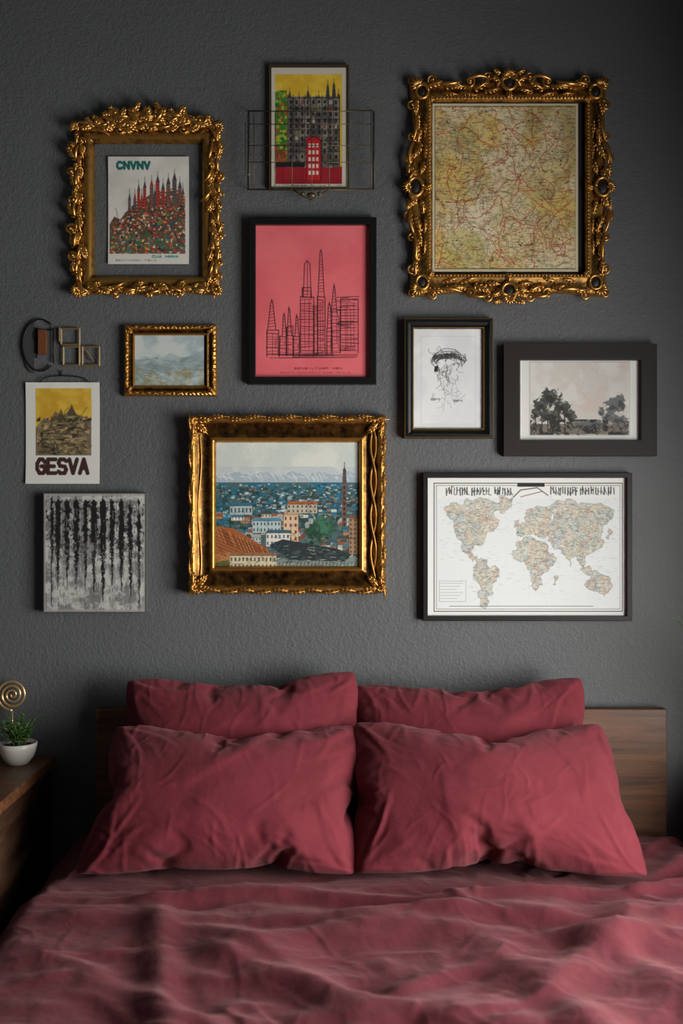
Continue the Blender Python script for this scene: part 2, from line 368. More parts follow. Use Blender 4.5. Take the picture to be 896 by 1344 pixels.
# 4 pink skyline
c=Cv(333,293,486,497,(210,94,102)); c.tint(333,293,486,497,(218,104,110),40,.4,.65,9)
BK=(38,14,20)
def sk(pts,w=.9): 
    c.line([(x+U(-.5,.5),y+U(-.5,.5)) for x,y in pts],w,BK,.9)
for (xc,wb,yt,yb) in((356,11,392,432),(421,8,326,388),(432,6,396,430),(372,5,410,440),(379,6,402,440),(389,5,412,440),(438,8,372,412)):
    sk([(xc-wb/2,yb),(xc-1,yt+4),(xc,yt),(xc+1,yt+4),(xc+wb/2,yb)],1.0)
    for i in range(int((yb-yt)/4)):
        t=i/((yb-yt)/4); y=yt+4*i; sk([(xc-wb/2*t,y),(xc+wb/2*t,y-1)],.6)
sk([(398,388),(399,345),(402,340),(406,345),(408,388)],1.0); sk([(403,342),(403,386)],.7)
for (x0,x1,yt,yb) in((349,365,432,466),(366,375,440,466),(375,384,428,466),(384,392,440,466),(393,411,388,462),(411,416,400,466),(416,426,388,464),(428,436,430,466),(434,446,405,462),(446,470,392,462),(396,408,376,390)):
    e1,e2=U(-1.5,1.5),U(-1.5,1.5)
    sk([(x0,yb+e1),(x0+.5,yt),(x1,yt+e2),(x1+.3,yb)],1.0); sk([(x0+1,yb),(x0+1.2,yt+1)],.6)
    y=yt+4
    while y<yb:
        sk([(x0+U(-.8,2),y),(x1+U(-3,1),y+U(-.9,.9))],.55 if random.random()<.7 else .95); y+=U(2.6,5.5)
    for _ in range(int((x1-x0)/5)): 
        xx=U(x0,x1); sk([(xx,yt+U(3,12)),(xx+U(-.8,.8),yb-U(0,14))],.55)
for _ in range(18):
    y=U(388,460); sk([(U(440,452),y),(U(458,472),y+U(-1.5,1.5))],.8)
for _ in range(12): y=U(462,470); sk([(U(348,400),y),(U(410,472),y+U(-1,1))],.6)
c.text('SENSILTARP MEN',386,481.5,3,2.0,1.6,.55,(90,30,40)); c.text('SENSTA NOTALDEN PIRASE NOTA SI',367,487.5,2,1.1,1.2,.4,(120,45,55))
pk=empty('black_framed_pink_skyline_print'); c.mesh('pink_print',.012,mat_artg,pk,.028)
ring('black_frame',(326,285,494,504),[(0,0),(0,.027),(.8,.028),(8.6,.028),(9.2,.027),(9.2,.011)],mat_black,pk,.028)
panel('frame_backing',(328,287,492,502),.003,mat_back,pk,.028)
# 5 small landscape
c=Cv(174,438,267,507,(150,168,172)); c.tint(174,438,267,470,(188,196,192),20,.4,.62,10); c.tint(174,468,267,507,(110,128,120),14,.4,.6,11,.8); c.tint(174,482,267,507,(136,124,84),8,.45,.6,12,.7)
c.tint(174,438,267,507,(180,192,194),9,.45,.7,55,.6)
c.poly([(174,476),(190,466),(205,474),(222,462),(240,470),(267,458),(267,486),(174,488)],(120,142,150),.35)
for _ in range(60): c.line(wander(U(174,267),U(470,505),U(-.3,.3),6,3,.2),.8,random.choice([(90,104,96),(190,196,190),(130,128,100)]),.45)
sg=empty('small_gold_framed_landscape'); c.mesh('landscape_print',.01,mat_artg,sg,.022)
def cv_small(j,sd,t):
    return (0, .0012*math.sin(t*2*math.pi*(22 if sd%2==0 else 16)) if j in(2,3) else 0)
ring('gold_frame',(162,425.5,284,519.5),[(0,0),(0,.014),(1.5,.019),(4,.022),(6,.020),(8,.013),(9.5,.012),(12,.016),(13.5,.015),(14,.009)],mat_gold2,sg,.022,N=90,carve=cv_small)
panel('frame_backing',(164,428,282,517),.002,mat_back,sg,.02)
# 6 gesva poster
c=Cv(34,502,131,635,(200,202,196)); c.tint(34,502,131,635,(208,209,202),30,.4,.65,13)
c.rect(47,510,120,598,(186,146,42)); c.tint(47,510,120,560,(200,166,60),12,.4,.65,14)
c.poly([(47,562),(52,556),(58,548),(66,552),(72,540),(78,543),(84,545),(94,534),(99,542),(104,545),(112,547),(120,552),(120,598),(47,598)],(112,98,70))
for _ in range(260):
    x,y=U(48,116),U(546,594); w,h=U(2,9),U(1,4); p=random.choice([(76,66,48),(148,132,96),(50,42,34),(176,154,104),(98,92,76)]); c.poly([(x,y),(x+w,y-U(-2,3)),(x+w,y+h),(x-U(0,2),y+h)],p,.7)
for _ in range(40): c.line(wander(U(48,100),U(545,594),U(-.5,.5),8,3,.4),.6,(30,25,20),.8)
for a,b in((80,540),(94,534)): c.poly([(a-6,b+12),(a,b-4),(a+7,b+12)],(60,52,44),.7)
c.rect(34,598,131,635,(204,205,200)); c.rect(120.5,505,131,600,(204,205,200)); c.rect(34,505,46.5,600,(204,205,200))
c.text('GESVA',49,603,10,18,4,5.2,(58,34,30))
gs=empty('yellow_building_poster'); c.mesh('poster_sheet',.004,mat_art,gs,bow=.004); panel('poster_back',(34,502,131,635),.002,mat_back,gs,.004)
a=Acc(); a.tube([W(x,y,.008) for x,y in((52,502),(56,497),(66,494),(80,493),(98,494),(110,496),(118,502))],.0016); a.tube([W(80,493,.003),W(80,486,.006)],.002)
a.out('hanger_wire',mat_iron,gs)
# 7 black & white canvas
c=Cv(57,647,192,804,(142,142,140)); c.tint(57,647,192,804,(180,180,176),10,.4,.6,15); c.tint(57,647,192,804,(96,96,96),14,.5,.62,16,.7)
XX,YY=np.meshgrid(c.X,c.Y); nz=fbm(c.h,c.w,4*c.k,4,61,.75); nz2=fbm(c.h,c.w,12*c.k,4,62,.6)
for xb,wb in((68,5),(76,8),(88,8),(100,9),(112,7),(123,9),(135,10),(147,8),(159,9),(171,8),(182,6)):
    ye=U(765,798); wig=(nz2-.5)*7; ww=wb*.5*np.clip((ye-YY)/34,0,1)**.6*(.55+.4*np.clip((738-YY)/24,0,1))*np.clip((YY-654)/5,0,1)
    m_=np.clip((ww-np.abs(XX-xb-wig*.5)+(nz-.5)*7)*1.6,0,1); m_*=np.clip((nz2-.28)*9,0,1); c.blend(0,c.h,0,c.w,m_*.96,(22,22,23))
    c.line([(xb+U(-1,1),656),(xb+U(-2,2),700),(xb+U(-1,1),ye)],1.0,(26,26,27),.8)
    c.line([(xb+wb*.55,U(660,700)),(xb+wb*.55+U(-1,1),ye-U(0,20))],.8,(196,196,192),.5)
c.blend(0,c.h,0,c.w,np.clip((nz-.54)*9,0,1)*np.clip((742-YY)/10,0,1)*np.clip((YY-655)/4,0,1)*.85,(24,24,25))
c.blend(0,c.h,0,c.w,np.clip((nz-.6)*10,0,1)*np.clip((YY-700)/30,0,1)*.6,(190,190,186))
for _ in range(120): x,y=U(60,190),U(655,790); c.line([(x,y),(x+U(-1,1),y+U(4,14))],.8,random.choice([(196,196,190),(40,40,40)]),.5)
for a0,b0,e,g in((57,647,60,804),(189,647,192,804),(57,647,192,651),(57,800,192,804)): c.rect(a0,b0,e,g,(150,150,148),.8)
bc=empty('black_and_white_canvas'); c.mesh('painted_face',.030,mat_artp,bc)
ring('canvas_edge',(57,647,192,804),[(0,0),(0,.031),(1.0,.0312),(1.2,.0302)],mat_silver,bc,.03)
# 8 scenic city painting
c=Cv(279,577,474,749,(190,198,192)); c.tint(279,577,474,640,(206,209,200),30,.4,.6,17)
c.tint(279,612,474,634,(176,186,190),14,.3,.5,66,.8)
c.poly([(279,624)]+[(279+i*3,621+2.2*math.sin(i*.5)+U(-1.6,1.6)) for i in range(1,65)]+[(474,620),(474,640),(279,640)],(158,172,180)); 
for _ in range(60): x=U(279,474); c.line([(x,U(620,626)),(x+U(3,8),U(625,632))],.9,(212,216,216),.7)
c.rect(279,633,474,749,(70,96,98)); c.tint(279,633,474,690,(38,100,124),12,.42,.56,18); c.tint(279,640,474,700,(44,64,62),7,.5,.62,19,.9)
for _ in range(700):
    x=U(279,474);y=634+44*random.random()**1.1; z_=(y-630)/45; w,h=U(1.5,3+6*z_),U(1,1.4+3.6*z_)
    p=random.choice([(186,198,194),(206,208,198),(36,84,104),(50,120,140),(150,164,160),(34,50,56),(150,112,84),(56,92,66),(120,150,160),(40,70,60),(60,100,120),(40,110,140)])
    c.rect(x,y,x+w,y+h,p,.85)
    if z_>.4 and random.random()<.5: c.line([(x,y),(x+w,y)],.6,(24,32,36),.7)
def bld(x0,y0,x1,y1,cw,cr,cwin=(40,50,56),nx=5,ny=3):
    c.rect(x0,y0,x1,y1,cw); c.poly([(x0-1,y0),(x0+2,y0-4),(x1-1,y0-4),(x1+1,y0)],cr)
    dx=(x1-x0)/nx; dy=(y1-y0)/ny
    for i in range(nx):
        for j in range(ny): c.rect(x0+i*dx+dx*.25,y0+j*dy+dy*.25,x0+i*dx+dx*.65,y0+j*dy+dy*.75,cwin,.85)
    c.line([(x0,y0),(x0,y1),(x1,y1),(x1,y0),(x0,y0)],.5,(24,26,28),.7)
order=sorted([(U(672,738),U(279,462)) for _ in range(120)])
for y,x in order:
    w=U(6,18); h=U(4,10); bld(x,y,x+w,y+h,random.choice([(204,206,196),(170,180,178),(176,126,88),(80,116,122),(120,110,96),(190,180,160)]),random.choice([(140,80,48),(50,84,96),(70,68,66),(60,110,130),(160,160,150)]),(50,60,64),random.randint(3,5),2)
    if random.random()<.6: c.clump(x+U(-6,10),y+U(0,8),U(3,6),U(2,5),random.choice([(36,66,46),(50,84,56),(30,50,44)]),random.randint(0,9999))
bld(371,676,391,712,(206,176,146),(200,160,120),(90,60,44),3,4); bld(376,662,416,674,(180,170,150),(160,90,50),(60,60,56),7,2); bld(330,684,368,700,(170,186,186),(80,130,150),(50,70,80),8,2)
bld(348,700,380,718,(206,206,198),(60,90,100),(50,60,64),6,2); bld(300,664,330,676,(160,176,176),(50,100,120),(40,60,70),6,1)
c.clump(420,694,24,22,(40,80,58),71,1,5); c.clump(424,690,18,18,(66,120,92),72,.7,4,.7); c.clump(412,700,14,12,(24,52,42),73,.7,4,.6)
c.poly([(279,690),(306,694),(352,722),(338,749),(279,749)],(150,88,50)); 
for i in range(30): x=281+i*2.4; c.line([(x,690+i*1.1+U(-1,1)),(x+9,712+i*1.0)],.8,random.choice([(60,36,26),(190,136,76),(110,50,30)]),.8)
for i in range(12): c.line([(279,694+i*4.4),(350,726+i*3.6)],.7,(60,36,24),.7)
c.clump(300,735,22,10,(190,150,90),75,.5,5); c.clump(292,742,16,8,(60,80,40),76,.8,5)
bld(300,730,362,749,(196,186,156),(140,96,60),(70,66,54),12,2)
c.poly([(352,716),(370,708),(404,714),(440,720),(462,728),(452,738),(380,736)],(40,48,52)); c.tint(356,712,456,738,(70,84,88),7,.55,.6,77,.5)
c.poly([(362,735),(452,738),(462,730),(474,734),(474,749),(362,749)],(120,130,122)); 
for i in range(22): c.line([(366+i*4.8,738),(364+i*4.8,748)],.7,(44,52,56))
for _ in range(120): x,y=U(370,470),U(712,747); c.line([(x,y),(x+U(2,8),y+U(-1,1))],.7,random.choice([(210,206,190),(30,36,40),(80,120,120),(60,100,50)]),.7)
c.rect(449,634,455,690,(104,78,70)); c.poly([(449,634),(450,616),(452,612),(454,616),(455,634)],(84,72,72)); c.line([(452,606),(452,618)],.8,(50,44,46)); 
for y in range(638,688,7): c.rect(450.5,y,453.5,y+4,(50,42,42))
bld(458,680,474,728,(150,120,90),(110,76,56),(60,46,38),3,8)
for _ in range(150): c.line(wander(U(280,465),U(640,744),U(-.4,.4),5,2.2,.5),.5,(18,24,28),.7)
sp=empty('carved_gold_framed_city_painting'); c.mesh('city_painting',.02,mat_artp,sp,.05)
# 9 sketch
c=Cv(541,429,636,563,(222,224,224))
c.tint(541,429,636,563,(212,214,216),30,.4,.6,21)
c.line([(553,440),(625,440),(625,556),(553,556),(553,440)],.5,(170,170,172),.7)
def arc(x,y,rx,ry,a0,a1,n=16): return [(x+rx*math.cos(a0+(a1-a0)*i/n)+U(-.4,.4),y+ry*math.sin(a0+(a1-a0)*i/n)+U(-.4,.4)) for i in range(n+1)]
for _ in range(20): c.line(arc(589+U(-3,3),474+U(-6,5),U(14,24),U(4,14),U(2.6,3.8),U(5.0,7.0)),U(.4,.8),(34,34,36),.8)
for i in range(26): x=U(568,612); c.line([(x,462+abs(x-589)*.15+U(-2,2)),(x+U(-3,3),U(466,474))],.6,(30,30,32),.8)
for _ in range(40): c.line(wander(U(566,608),U(458,482),U(0,6.3),4,2,.8),.5,(40,40,42),.7)
c.poly([(571,480),(576,478),(575,486),(570,487)],(34,34,36)); 
for _ in range(30): c.line(wander(U(574,604),U(478,496),U(1.1,2.0),int(U(3,8)),2.6,.4),.5,(54,54,56),.7)
for _ in range(12): c.line(wander(U(570,602),U(505,528),U(0,6.3),6,2.4,.9),.45,(80,80,82),.7)
for x,y in((566,522),(596,524)): c.text('SM',x,y,5,2.4,1,.6,(60,60,60))
c.line([(582,498),(585,520),(582,540)],.5,(100,100,102),.7); c.line([(596,498),(593,518),(598,530)],.5,(100,100,102),.7)
sf=empty('black_framed_ink_sketch'); c.mesh('ink_sketch',.014,mat_artg,sf,.032)
ring('outer_frame',(530,417,647.5,575),[(0,0),(0,.026),(1,.031),(5,.032),(6,.029),(9,.026),(11,.021)],mat_black,sf,.032)
ring('rubbed_gold_lip',(530,417,647.5,575),[(11,.0205),(12,.023),(13,.0225),(13.6,.013)],mat_rub,sf,.032)
ring('rubbed_outer_edge',(530,417,647.5,575),[(.2,.027),(.5,.0305),(1.6,.0325),(2,.0315)],mat_rub,sf,.032)
panel('frame_backing',(532,419,645,573),.003,mat_back,sf,.032)
# 10 tree picture with mat
MT=(212,213,210)
c=Cv(681,462,853,587,MT)
c.line([(696,474),(828,474),(828,571),(696,571),(696,474)],1.0,(170,168,164))
c.rect(697,475,827,570,(198,194,188)); c.tint(697,475,827,540,(200,182,170),26,.48,.62,22,.6); c.tint(697,475,827,530,(208,209,205),22,.44,.6,23,.8)
c.rect(697,556,827,570,(112,106,98)); c.tint(697,550,827,570,(44,44,42),7,.42,.52,24); c.tint(697,552,827,570,(150,140,124),10,.55,.65,25,.7)
for x in(712,720,728,734,742,704): c.line([(x,540),(x+U(-1,1),566)],U(.9,1.6),(40,40,38))
for i,(x,y,rx,ry) in enumerate(((724,520,17,14),(712,532,14,11),(738,532,14,11),(704,542,9,9),(726,544,22,10),(748,542,10,8),(752,548,8,7))):
    c.clump(x,y,rx,ry,(58,60,55),100+i,.95,5); c.clump(x+2,y-2,rx*.7,ry*.7,(98,100,92),120+i,.6,3,.7); c.clump(x-2,y+3,rx*.7,ry*.6,(34,35,34),140+i,.8,3,.6)
for i,(x,y,rx,ry) in enumerate(((806,532,12,13),(816,528,9,14),(798,545,10,8),(812,550,14,8),(786,554,9,5),(772,556,8,4),(760,557,8,4),(790,540,5,8))):
    c.clump(x,y,rx,ry,(96,101,102),160+i,.9,5); c.clump(x+1,y+2,rx*.7,ry*.6,(62,66,68),180+i,.8,3,.5)
for _ in range(60): x=U(697,820); c.line([(x,U(556,568)),(x+U(2,6),U(556,568))],.8,random.choice([(30,30,28),(150,140,120)]),.6)
for _ in range(14): x,y=U(755,800),U(482,520); c.line([(x,y),(x+U(1,3),y+U(-1,1))],.7,(190,130,114),.45)
c.rect(827.5,462,853,587,MT); c.rect(681,462,696,587,MT); c.rect(681,571,853,587,MT); c.line([(696,474),(828,474),(828,571),(696,571),(696,474)],.9,(170,168,164))
tf=empty('dark_framed_tree_print'); c.mesh('tree_print',.014,artmat('glazed_print_clear',.6,1.0),tf,.03)
ring('dark_frame',(661,451,862,598.5),[(0,0),(0,.030),(20,.030),(21,.0295),(21.3,.013)],mat_brownblack,tf,.03)
ring('inner_white_bevel',(682,463,852,586),[(0,.015),(1.6,.019),(2.2,.0145)],mat_mat,tf,.03)
panel('frame_backing',(663,453,860,596),.003,mat_back,tf,.03)
# 11 world map
c=Cv(561,626,825,811,(220,221,219)); c.rect(574,654,814,799,(214,218,218))
c.line([(570,634),(818,634),(818,803),(570,803),(570,634)],1.0,(40,42,42)); c.line([(573,637),(815,637),(815,800),(573,800),(573,637)],.6,(90,92,92))
for i in range(9): c.line([(575+i*30,655),(575+i*30,798)],.4,(196,204,208),.8)
for i in range(6): c.line([(575,660+i*24),(813,660+i*24)],.4,(196,204,208),.8)
CON={'na':[(583,668),(592,660),(606,663),(622,657),(640,655),(650,660),(660,664),(648,674),(655,690),(642,698),(636,712),(630,716),(622,714),(618,724),(628,736),(616,732),(606,716),(599,702),(596,690),(590,680)],
'gr':[(655,652),(675,651),(672,664),(662,674)],'sa':[(625,735),(640,735),(656,748),(656,758),(646,772),(640,786),(636,800),(631,790),(630,768),(622,750)],
'af':[(678,712),(700,706),(715,712),(722,728),(731,733),(720,750),(713,768),(704,776),(698,762),(693,742),(680,736),(673,724)],
'eu':[(680,704),(679,692),(690,686),(690,674),(705,664),(726,668),(728,700),(712,706),(700,700),(690,702)],
'as':[(724,668),(740,658),(760,662),(790,660),(808,670),(800,684),(792,692),(790,708),(784,722),(772,728),(768,748),(757,730),(750,744),(738,722),(724,712),(722,700)],
'au':[(768,768),(776,760),(788,755),(800,757),(804,772),(794,783),(780,776)],'in':[(762,748),(786,750),(792,756),(770,754)],'uk':[(676,684),(682,682),(682,692),(676,692)],'mg':[(728,758),(732,756),(730,768),(727,768)],'jp':[(800,694),(805,698),(800,708),(797,704)]}
for k_,p in CON.items():
    p=frac(p,3,.17)
    c.poly(p,(204,201,188)); c.line(p+[p[0]],.6,(120,134,138),.8)
    r=c.mask(p); i0,i1,j0,j1,m=r
    for q,cc in enumerate([(198,184,160),(176,192,184),(202,190,164),(170,188,194),(202,180,166)]):
        f=fbm(i1-i0,j1-j0,14,3,40+q); c.blend(i0,i1,j0,j1,m*np.clip((f-.55)*12,0,1)*.6,cc)
    save=c.a.copy(); xs=[u[0] for u in p]; ys=[u[1] for u in p]; area=(max(xs)-min(xs))*(max(ys)-min(ys))
    for _ in range(int(area/16)+2): c.line(wander(U(min(xs),max(xs)),U(min(ys),max(ys)),U(0,6.3),int(U(3,8)),1.8,.6),.45,random.choice([(110,104,96),(140,120,104),(100,122,126)]),.6)
    for _ in range(int(area/12)+2): x,y=U(min(xs),max(xs)),U(min(ys),max(ys)); c.line([(x,y),(x+U(1.5,4),y)],.5,(84,78,74),.65)
    full=np.zeros((c.h,c.w,1)); full[i0:i1,j0:j1,0]=m; c.a=c.a*full+save*(1-full)
    for _ in range(int(area/60)): x,y=U(min(xs)-6,max(xs)+6),U(min(ys)-4,max(ys)+4); c.line([(x,y),(x+U(2,6),y)],.45,(140,146,148),.6)
for _ in range(28): c.line(wander(U(580,810),U(660,790),U(-.6,.6),9,3,.2),.4,(190,170,160),.5)
for (xa,xb) in((586,614),(620,646),(650,672),(724,758),(763,796),(800,808)):
    x=xa
    while x<xb:
        y0=640+U(-1.5,1); c.line([(x,y0),(x+U(-.6,.6),y0+U(8,10))],U(1,1.7),(44,44,44),.9)
        if random.random()<.7: c.line([(x,y0+random.choice([0,4,9])),(x+3,y0+random.choice([0,4,9]))],.9,(50,50,50),.85)
        if random.random()<.3: c.circ(x+1.6,y0+4,1.2,(60,60,60),.8)
        x+=U(2.6,4.2)
c.line([(675,652),(684,643),(706,640),(720,650)],1.1,(40,40,40)); c.rect(680,634,716,639,(44,44,44)); c.line([(684,652),(712,645)],.8,(60,60,60))
for i in range(6): c.line([(578,766+i*4),(608-(i%3)*4,766+i*4)],.5,(140,140,140))
c.line([(577,763),(612,763),(612,790),(577,790),(577,763)],.5,(130,130,130)); c.rect(590,796,780,797,(90,90,90),.7)
wm=empty('black_framed_world_map'); c.mesh('world_map_print',.014,mat_art,wm,.028)
ring('black_frame',(555,620.5,829.5,815),[(0,0),(0,.027),(.6,.028),(6.2,.028),(6.8,.013)],mat_blackmatte,wm,.028)
panel('frame_backing',(557,623,827,813),.003,mat_back,wm,.028)
print('art',time.time()-T0)
# ================================================================ ORNATE CARVING
class Orn(Acc):
    def __init__(s,hf,cx=0,cy=0): super().__init__(); s.sc=(D-hf)/F; s.fx=s.fy=1; s.cx,s.cy=cx,cy
    def p(s,x,y,w):
        x=s.cx+s.fx*(x-s.cx); y=s.cy+s.fy*(y-s.cy)
        return ((x-CX)*s.sc,-w/450.0,ZC-(y-CY)*s.sc)
    def st(s,pts,rad,seg=6,flat=1.0): s.tube([s.p(*q) for q in pts],[r/450.0 for r in rad],seg,flat=flat)
    def bl(s,x,y,w,r,sx=1,sy=1,sz=1): s.ball(s.p(x,y,w),r/450.0,sx,sy,sz)
    def stroke(s,x,y,ang,L,curl,r0,w0,w1,n=9,lift=2.0):
        pts=[];rad=[]; a=ang; st=L/(n-1)
        for i in range(n):
            t=i/(n-1); pts.append((x,y,w0+(w1-w0)*t+lift*math.sin(math.pi*t)))
            rad.append(max(r0*(math.sin(math.pi*(.18+.82*t)))**.8 if t<1 else .12,.12))
            a+=curl/(n-1)*(0.4+1.2*t); x+=math.cos(a)*st; y+=math.sin(a)*st
        s.st(pts,rad); return pts
    def leaf(s,x,y,ang,L,Wd,w0=8,curl=0.0,k=4,tip=3):
        sp=s.stroke(x,y,ang,L,curl,Wd*.14,w0,w0+tip,11,2.5)
        for i in range(k):
            t=(i+.4)/k; q=int(t*8); px_,py_,pw=sp[q]; nx,ny,_=sp[q+1]; a=math.atan2(ny-py_,nx-px_)
            ll=Wd*.62*(math.sin(math.pi*(.25+.6*t)))
            for sd in(-1,1): s.stroke(px_,py_,a+sd*(1.0-.35*t),ll,sd*(-.9),Wd*.125,pw-.8,pw-2.0,6,1.2)
    def scroll(s,x,y,R,turns,d,a0,r0=2.2,w0=9):
        n=int(14*turns)+4; pts=[];rad=[]
        for i in range(n):
            t=i/(n-1); r=R*(1-t)**.9+.6; a=a0+d*turns*2*math.pi*t; pts.append((x+r*math.cos(a),y+r*math.sin(a),w0+2.5*t)); rad.append(r0*(1-.5*t)*(min(1,.3+t*6)))
        s.st(pts,rad); s.bl(x,y,w0+3,r0*1.1)
    def shell(s,x,y,ang,R,w0=9,n=7,spread=2.2):
        for i in range(n):
            a=ang+spread*(i/(n-1)-.5); l=R*(1-.18*abs(i/(n-1)-.5)*2)
            s.stroke(x,y,a,l,.5*(i/(n-1)-.5)*2,R*.15,w0,w0+3,8,3)
        s.bl(x,y,w0+2,R*.2)
    def oval(s,x,y,rx,ry,r,w0):
        n=26; pts=[(x+rx*math.cos(2*math.pi*i/n),y+ry*math.sin(2*math.pi*i/n),w0) for i in range(n+1)]; s.st(pts,[r]*(n+1))
def wav(j,sd,t):
    if j>4: return (0,0)
    c_=math.cos(t*4*math.pi); k=1-j/6
    return (-2.2*k*c_, .0018*c_)
MF=(540,104,796,385)
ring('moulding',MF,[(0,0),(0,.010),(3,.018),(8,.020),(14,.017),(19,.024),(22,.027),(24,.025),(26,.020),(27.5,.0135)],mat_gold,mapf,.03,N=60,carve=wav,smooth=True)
panel('frame_backing',(560,125,770,365),.004,mat_back,mapf,.03)
cx,cy=668,244.5
o=Orn(.03,cx,cy); rec=Orn(.03,cx,cy)
for fx in(1,-1):
    for fy in(1,-1):
        o.fx,o.fy=fx,fy; rec.fx,rec.fy=fx,fy
        o.oval(554,119,8,9,2.4,12); rec.bl(554,119,9,7,1,.5,1.1)
        o.shell(549,112,math.radians(225),14,9,7,2.4)
        o.leaf(562,110,math.radians(-12),24,15,9,.35); o.leaf(546,128,math.radians(98),24,15,9,-.35)
        o.scroll(568,103,6,1.5,1,2.6,2.0,9); o.scroll(541,137,6,1.5,-1,-1.1,2.0,9)
        o.leaf(560,124,math.radians(45),13,12,10,0,3)
        o.scroll(541,104,5,1.3,1,1.0,1.8,8)
        o.stroke(574,109,math.radians(8),34,-.6,3.0,11,12,12,3); o.leaf(584,112,math.radians(-8),26,15,9,.5); o.leaf(612,112,math.radians(182),22,13,9,-.5)
        o.scroll(617,105,6.5,1.6,-1,2.4,2.1,9); o.leaf(622,116,math.radians(-20),26,15,10,-.4)
        o.leaf(604,120,math.radians(10),24,10,9,.2,4); o.leaf(580,121,math.radians(5),22,10,9,.1,4)
        o.stroke(612,104,math.radians(-25),30,.9,2.8,11,12,12,3)
        o.scroll(641,100,6.5,1.5,1,2.2,2.1,10); o.leaf(636,118,math.radians(0),22,12,9,-.3)
        o.leaf(661,108,math.radians(200),20,14,10,.5); o.leaf(660,96,math.radians(190),16,12,10,.8)
        o.stroke(652,112,math.radians(-60),22,1.4,2.6,10,12,12,3)
        o.stroke(545,150,math.radians(82),36,.6,3.0,11,12,12,3); o.leaf(547,148,math.radians(95),26,15,9,-.5); o.leaf(549,186,math.radians(-88),22,13,9,.5)
        o.scroll(541,178,6.5,1.6,1,-.8,2.1,9); o.leaf(552,186,math.radians(105),26,14,10,.4); o.leaf(557,156,math.radians(88),24,9,9,0,4); o.leaf(558,184,math.radians(90),24,9,9,0,4)
        o.stroke(543,184,math.radians(118),34,-.9,2.8,11,12,12,3); o.scroll(537,208,7,1.5,-1,-.6,2.2,10); o.leaf(556,210,math.radians(95),20,12,9,.3)
        o.leaf(545,236,math.radians(-100),22,15,10,-.5); o.leaf(536,230,math.radians(-80),18,12,10,-.7)
        o.stroke(548,222,math.radians(150),24,-1.4,2.6,10,12,12,3); o.leaf(541,196,math.radians(110),18,12,9,.3)
for fy in(1,-1):
    o.fx=1; o.fy=fy; rec.fy=fy; rec.fx=1
    o.oval(668,107,9.5,10.5,2.6,14); rec.bl(668,107,10,9,1,.5,1.1); o.shell(668,100,math.radians(-90),13,11,7,2.2); o.leaf(668,117,math.radians(90),13,14,11,0,3)
for fx in(1,-1):
    o.fy=1;o.fx=fx; rec.fx=fx; rec.fy=1
    o.oval(545,245,9.5,12,2.6,14); rec.bl(545,245,10,9.5,1,.5,1.25); o.shell(538,245,math.radians(180),12,11,7,2.4); o.leaf(556,245,0,10,14,11,0,3)
o.fx=o.fy=1
for i in range(46): x=563.5+i*(209/45); o.bl(x,128.5,12.2,1.5); o.bl(x,361,12.2,1.5)
for i in range(50): y=128.5+i*(232/49); o.bl(563.5,y,12.2,1.5); o.bl(772,y,12.2,1.5)
oo=o.out('carved_scrollwork',mat_gold,mapf); rec.out('cartouche_recesses',mat_recess,mapf)
# ---- left empty frame
lf=empty('ornate_gold_empty_frame')
def wav2(j,sd,t):
    if j>3: return (0,0)
    return (-1.5*math.cos(t*4*math.pi)*(1-j/5), .001*math.sin(t*20*math.pi))
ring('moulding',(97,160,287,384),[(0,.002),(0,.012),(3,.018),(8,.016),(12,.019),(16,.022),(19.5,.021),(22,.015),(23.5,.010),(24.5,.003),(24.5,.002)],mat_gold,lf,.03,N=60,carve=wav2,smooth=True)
o=Orn(.03,193,272)
random.seed(5)
def garland(x0,y0,x1,y1,n,ang,sz,jit=5,w0=8,spr=.35):
    for i in range(n):
        t=(i+.5)/n; x=x0+(x1-x0)*t+U(-jit,jit)*.4; y=y0+(y1-y0)*t+U(-jit,jit)*.4
        s_=1 if i%2 else -1
        o.leaf(x,y,ang+s_*U(spr*.4,spr*1.4),sz*U(1.0,1.5),sz*U(.7,.95),w0+U(-1,1.5),s_*U(-1.6,.3),5)
        if i%3==0: o.scroll(x-s_*2,y+s_*2,sz*.28,1.4,s_,U(0,6),1.8,w0+2)
        if i%2==0: o.stroke(x,y,ang+U(-.3,.3),sz*1.4,U(-1,1),2.4,w0+2,w0+3,10,3)
garland(112,166,276,166,12,0,19,4,8); garland(278,160,114,160,11,math.pi,18,5,9,.5); garland(140,153,250,153,7,0,16,5,9,.5); garland(248,152,142,152,6,math.pi,16,4,10,.7)
for (x,y,a,L,Wd,cu) in((193,158,-1.57,18,20,0),(186,160,-2.6,26,20,1.0),(200,160,-.5,26,20,-1.0),(160,152,-2.9,24,17,1.2),(226,152,-.25,24,17,-1.2),(150,158,-.5,24,16,-1.0),(236,158,-2.6,24,16,1.0),(124,166,-2.7,18,14,1.2),(262,164,-.4,20,15,-1.2),(170,146,-.3,20,14,-1.3),(216,146,-2.8,20,14,1.3)): o.leaf(x,y,a,L,Wd,11,cu,5)
for (x,y,R,d,a) in((151,148,7.5,1,1.2),(236,149,7.5,-1,2),(193,152,6,1,0),(174,146,6.5,-1,2.5),(213,146,6.5,1,.5),(126,160,6,1,2),(262,158,6.5,-1,1)): o.scroll(x,y,R,1.6,d,a,2.4,12)
for (x,y) in((165,158),(184,152),(203,152),(222,158),(141,160),(246,158)): o.bl(x,y,13,3)
garland(279,178,279,376,13,math.pi/2,18,5); garland(285,370,285,178,11,-math.pi/2,17,4,9,.5)
garland(103,178,103,376,12,math.pi/2,16,4); garland(98,370,98,180,10,-math.pi/2,15,4,9,.5)
garland(107,376,278,376,12,0,16,3); garland(278,381,108,381,11,math.pi,15,3,9,.5)
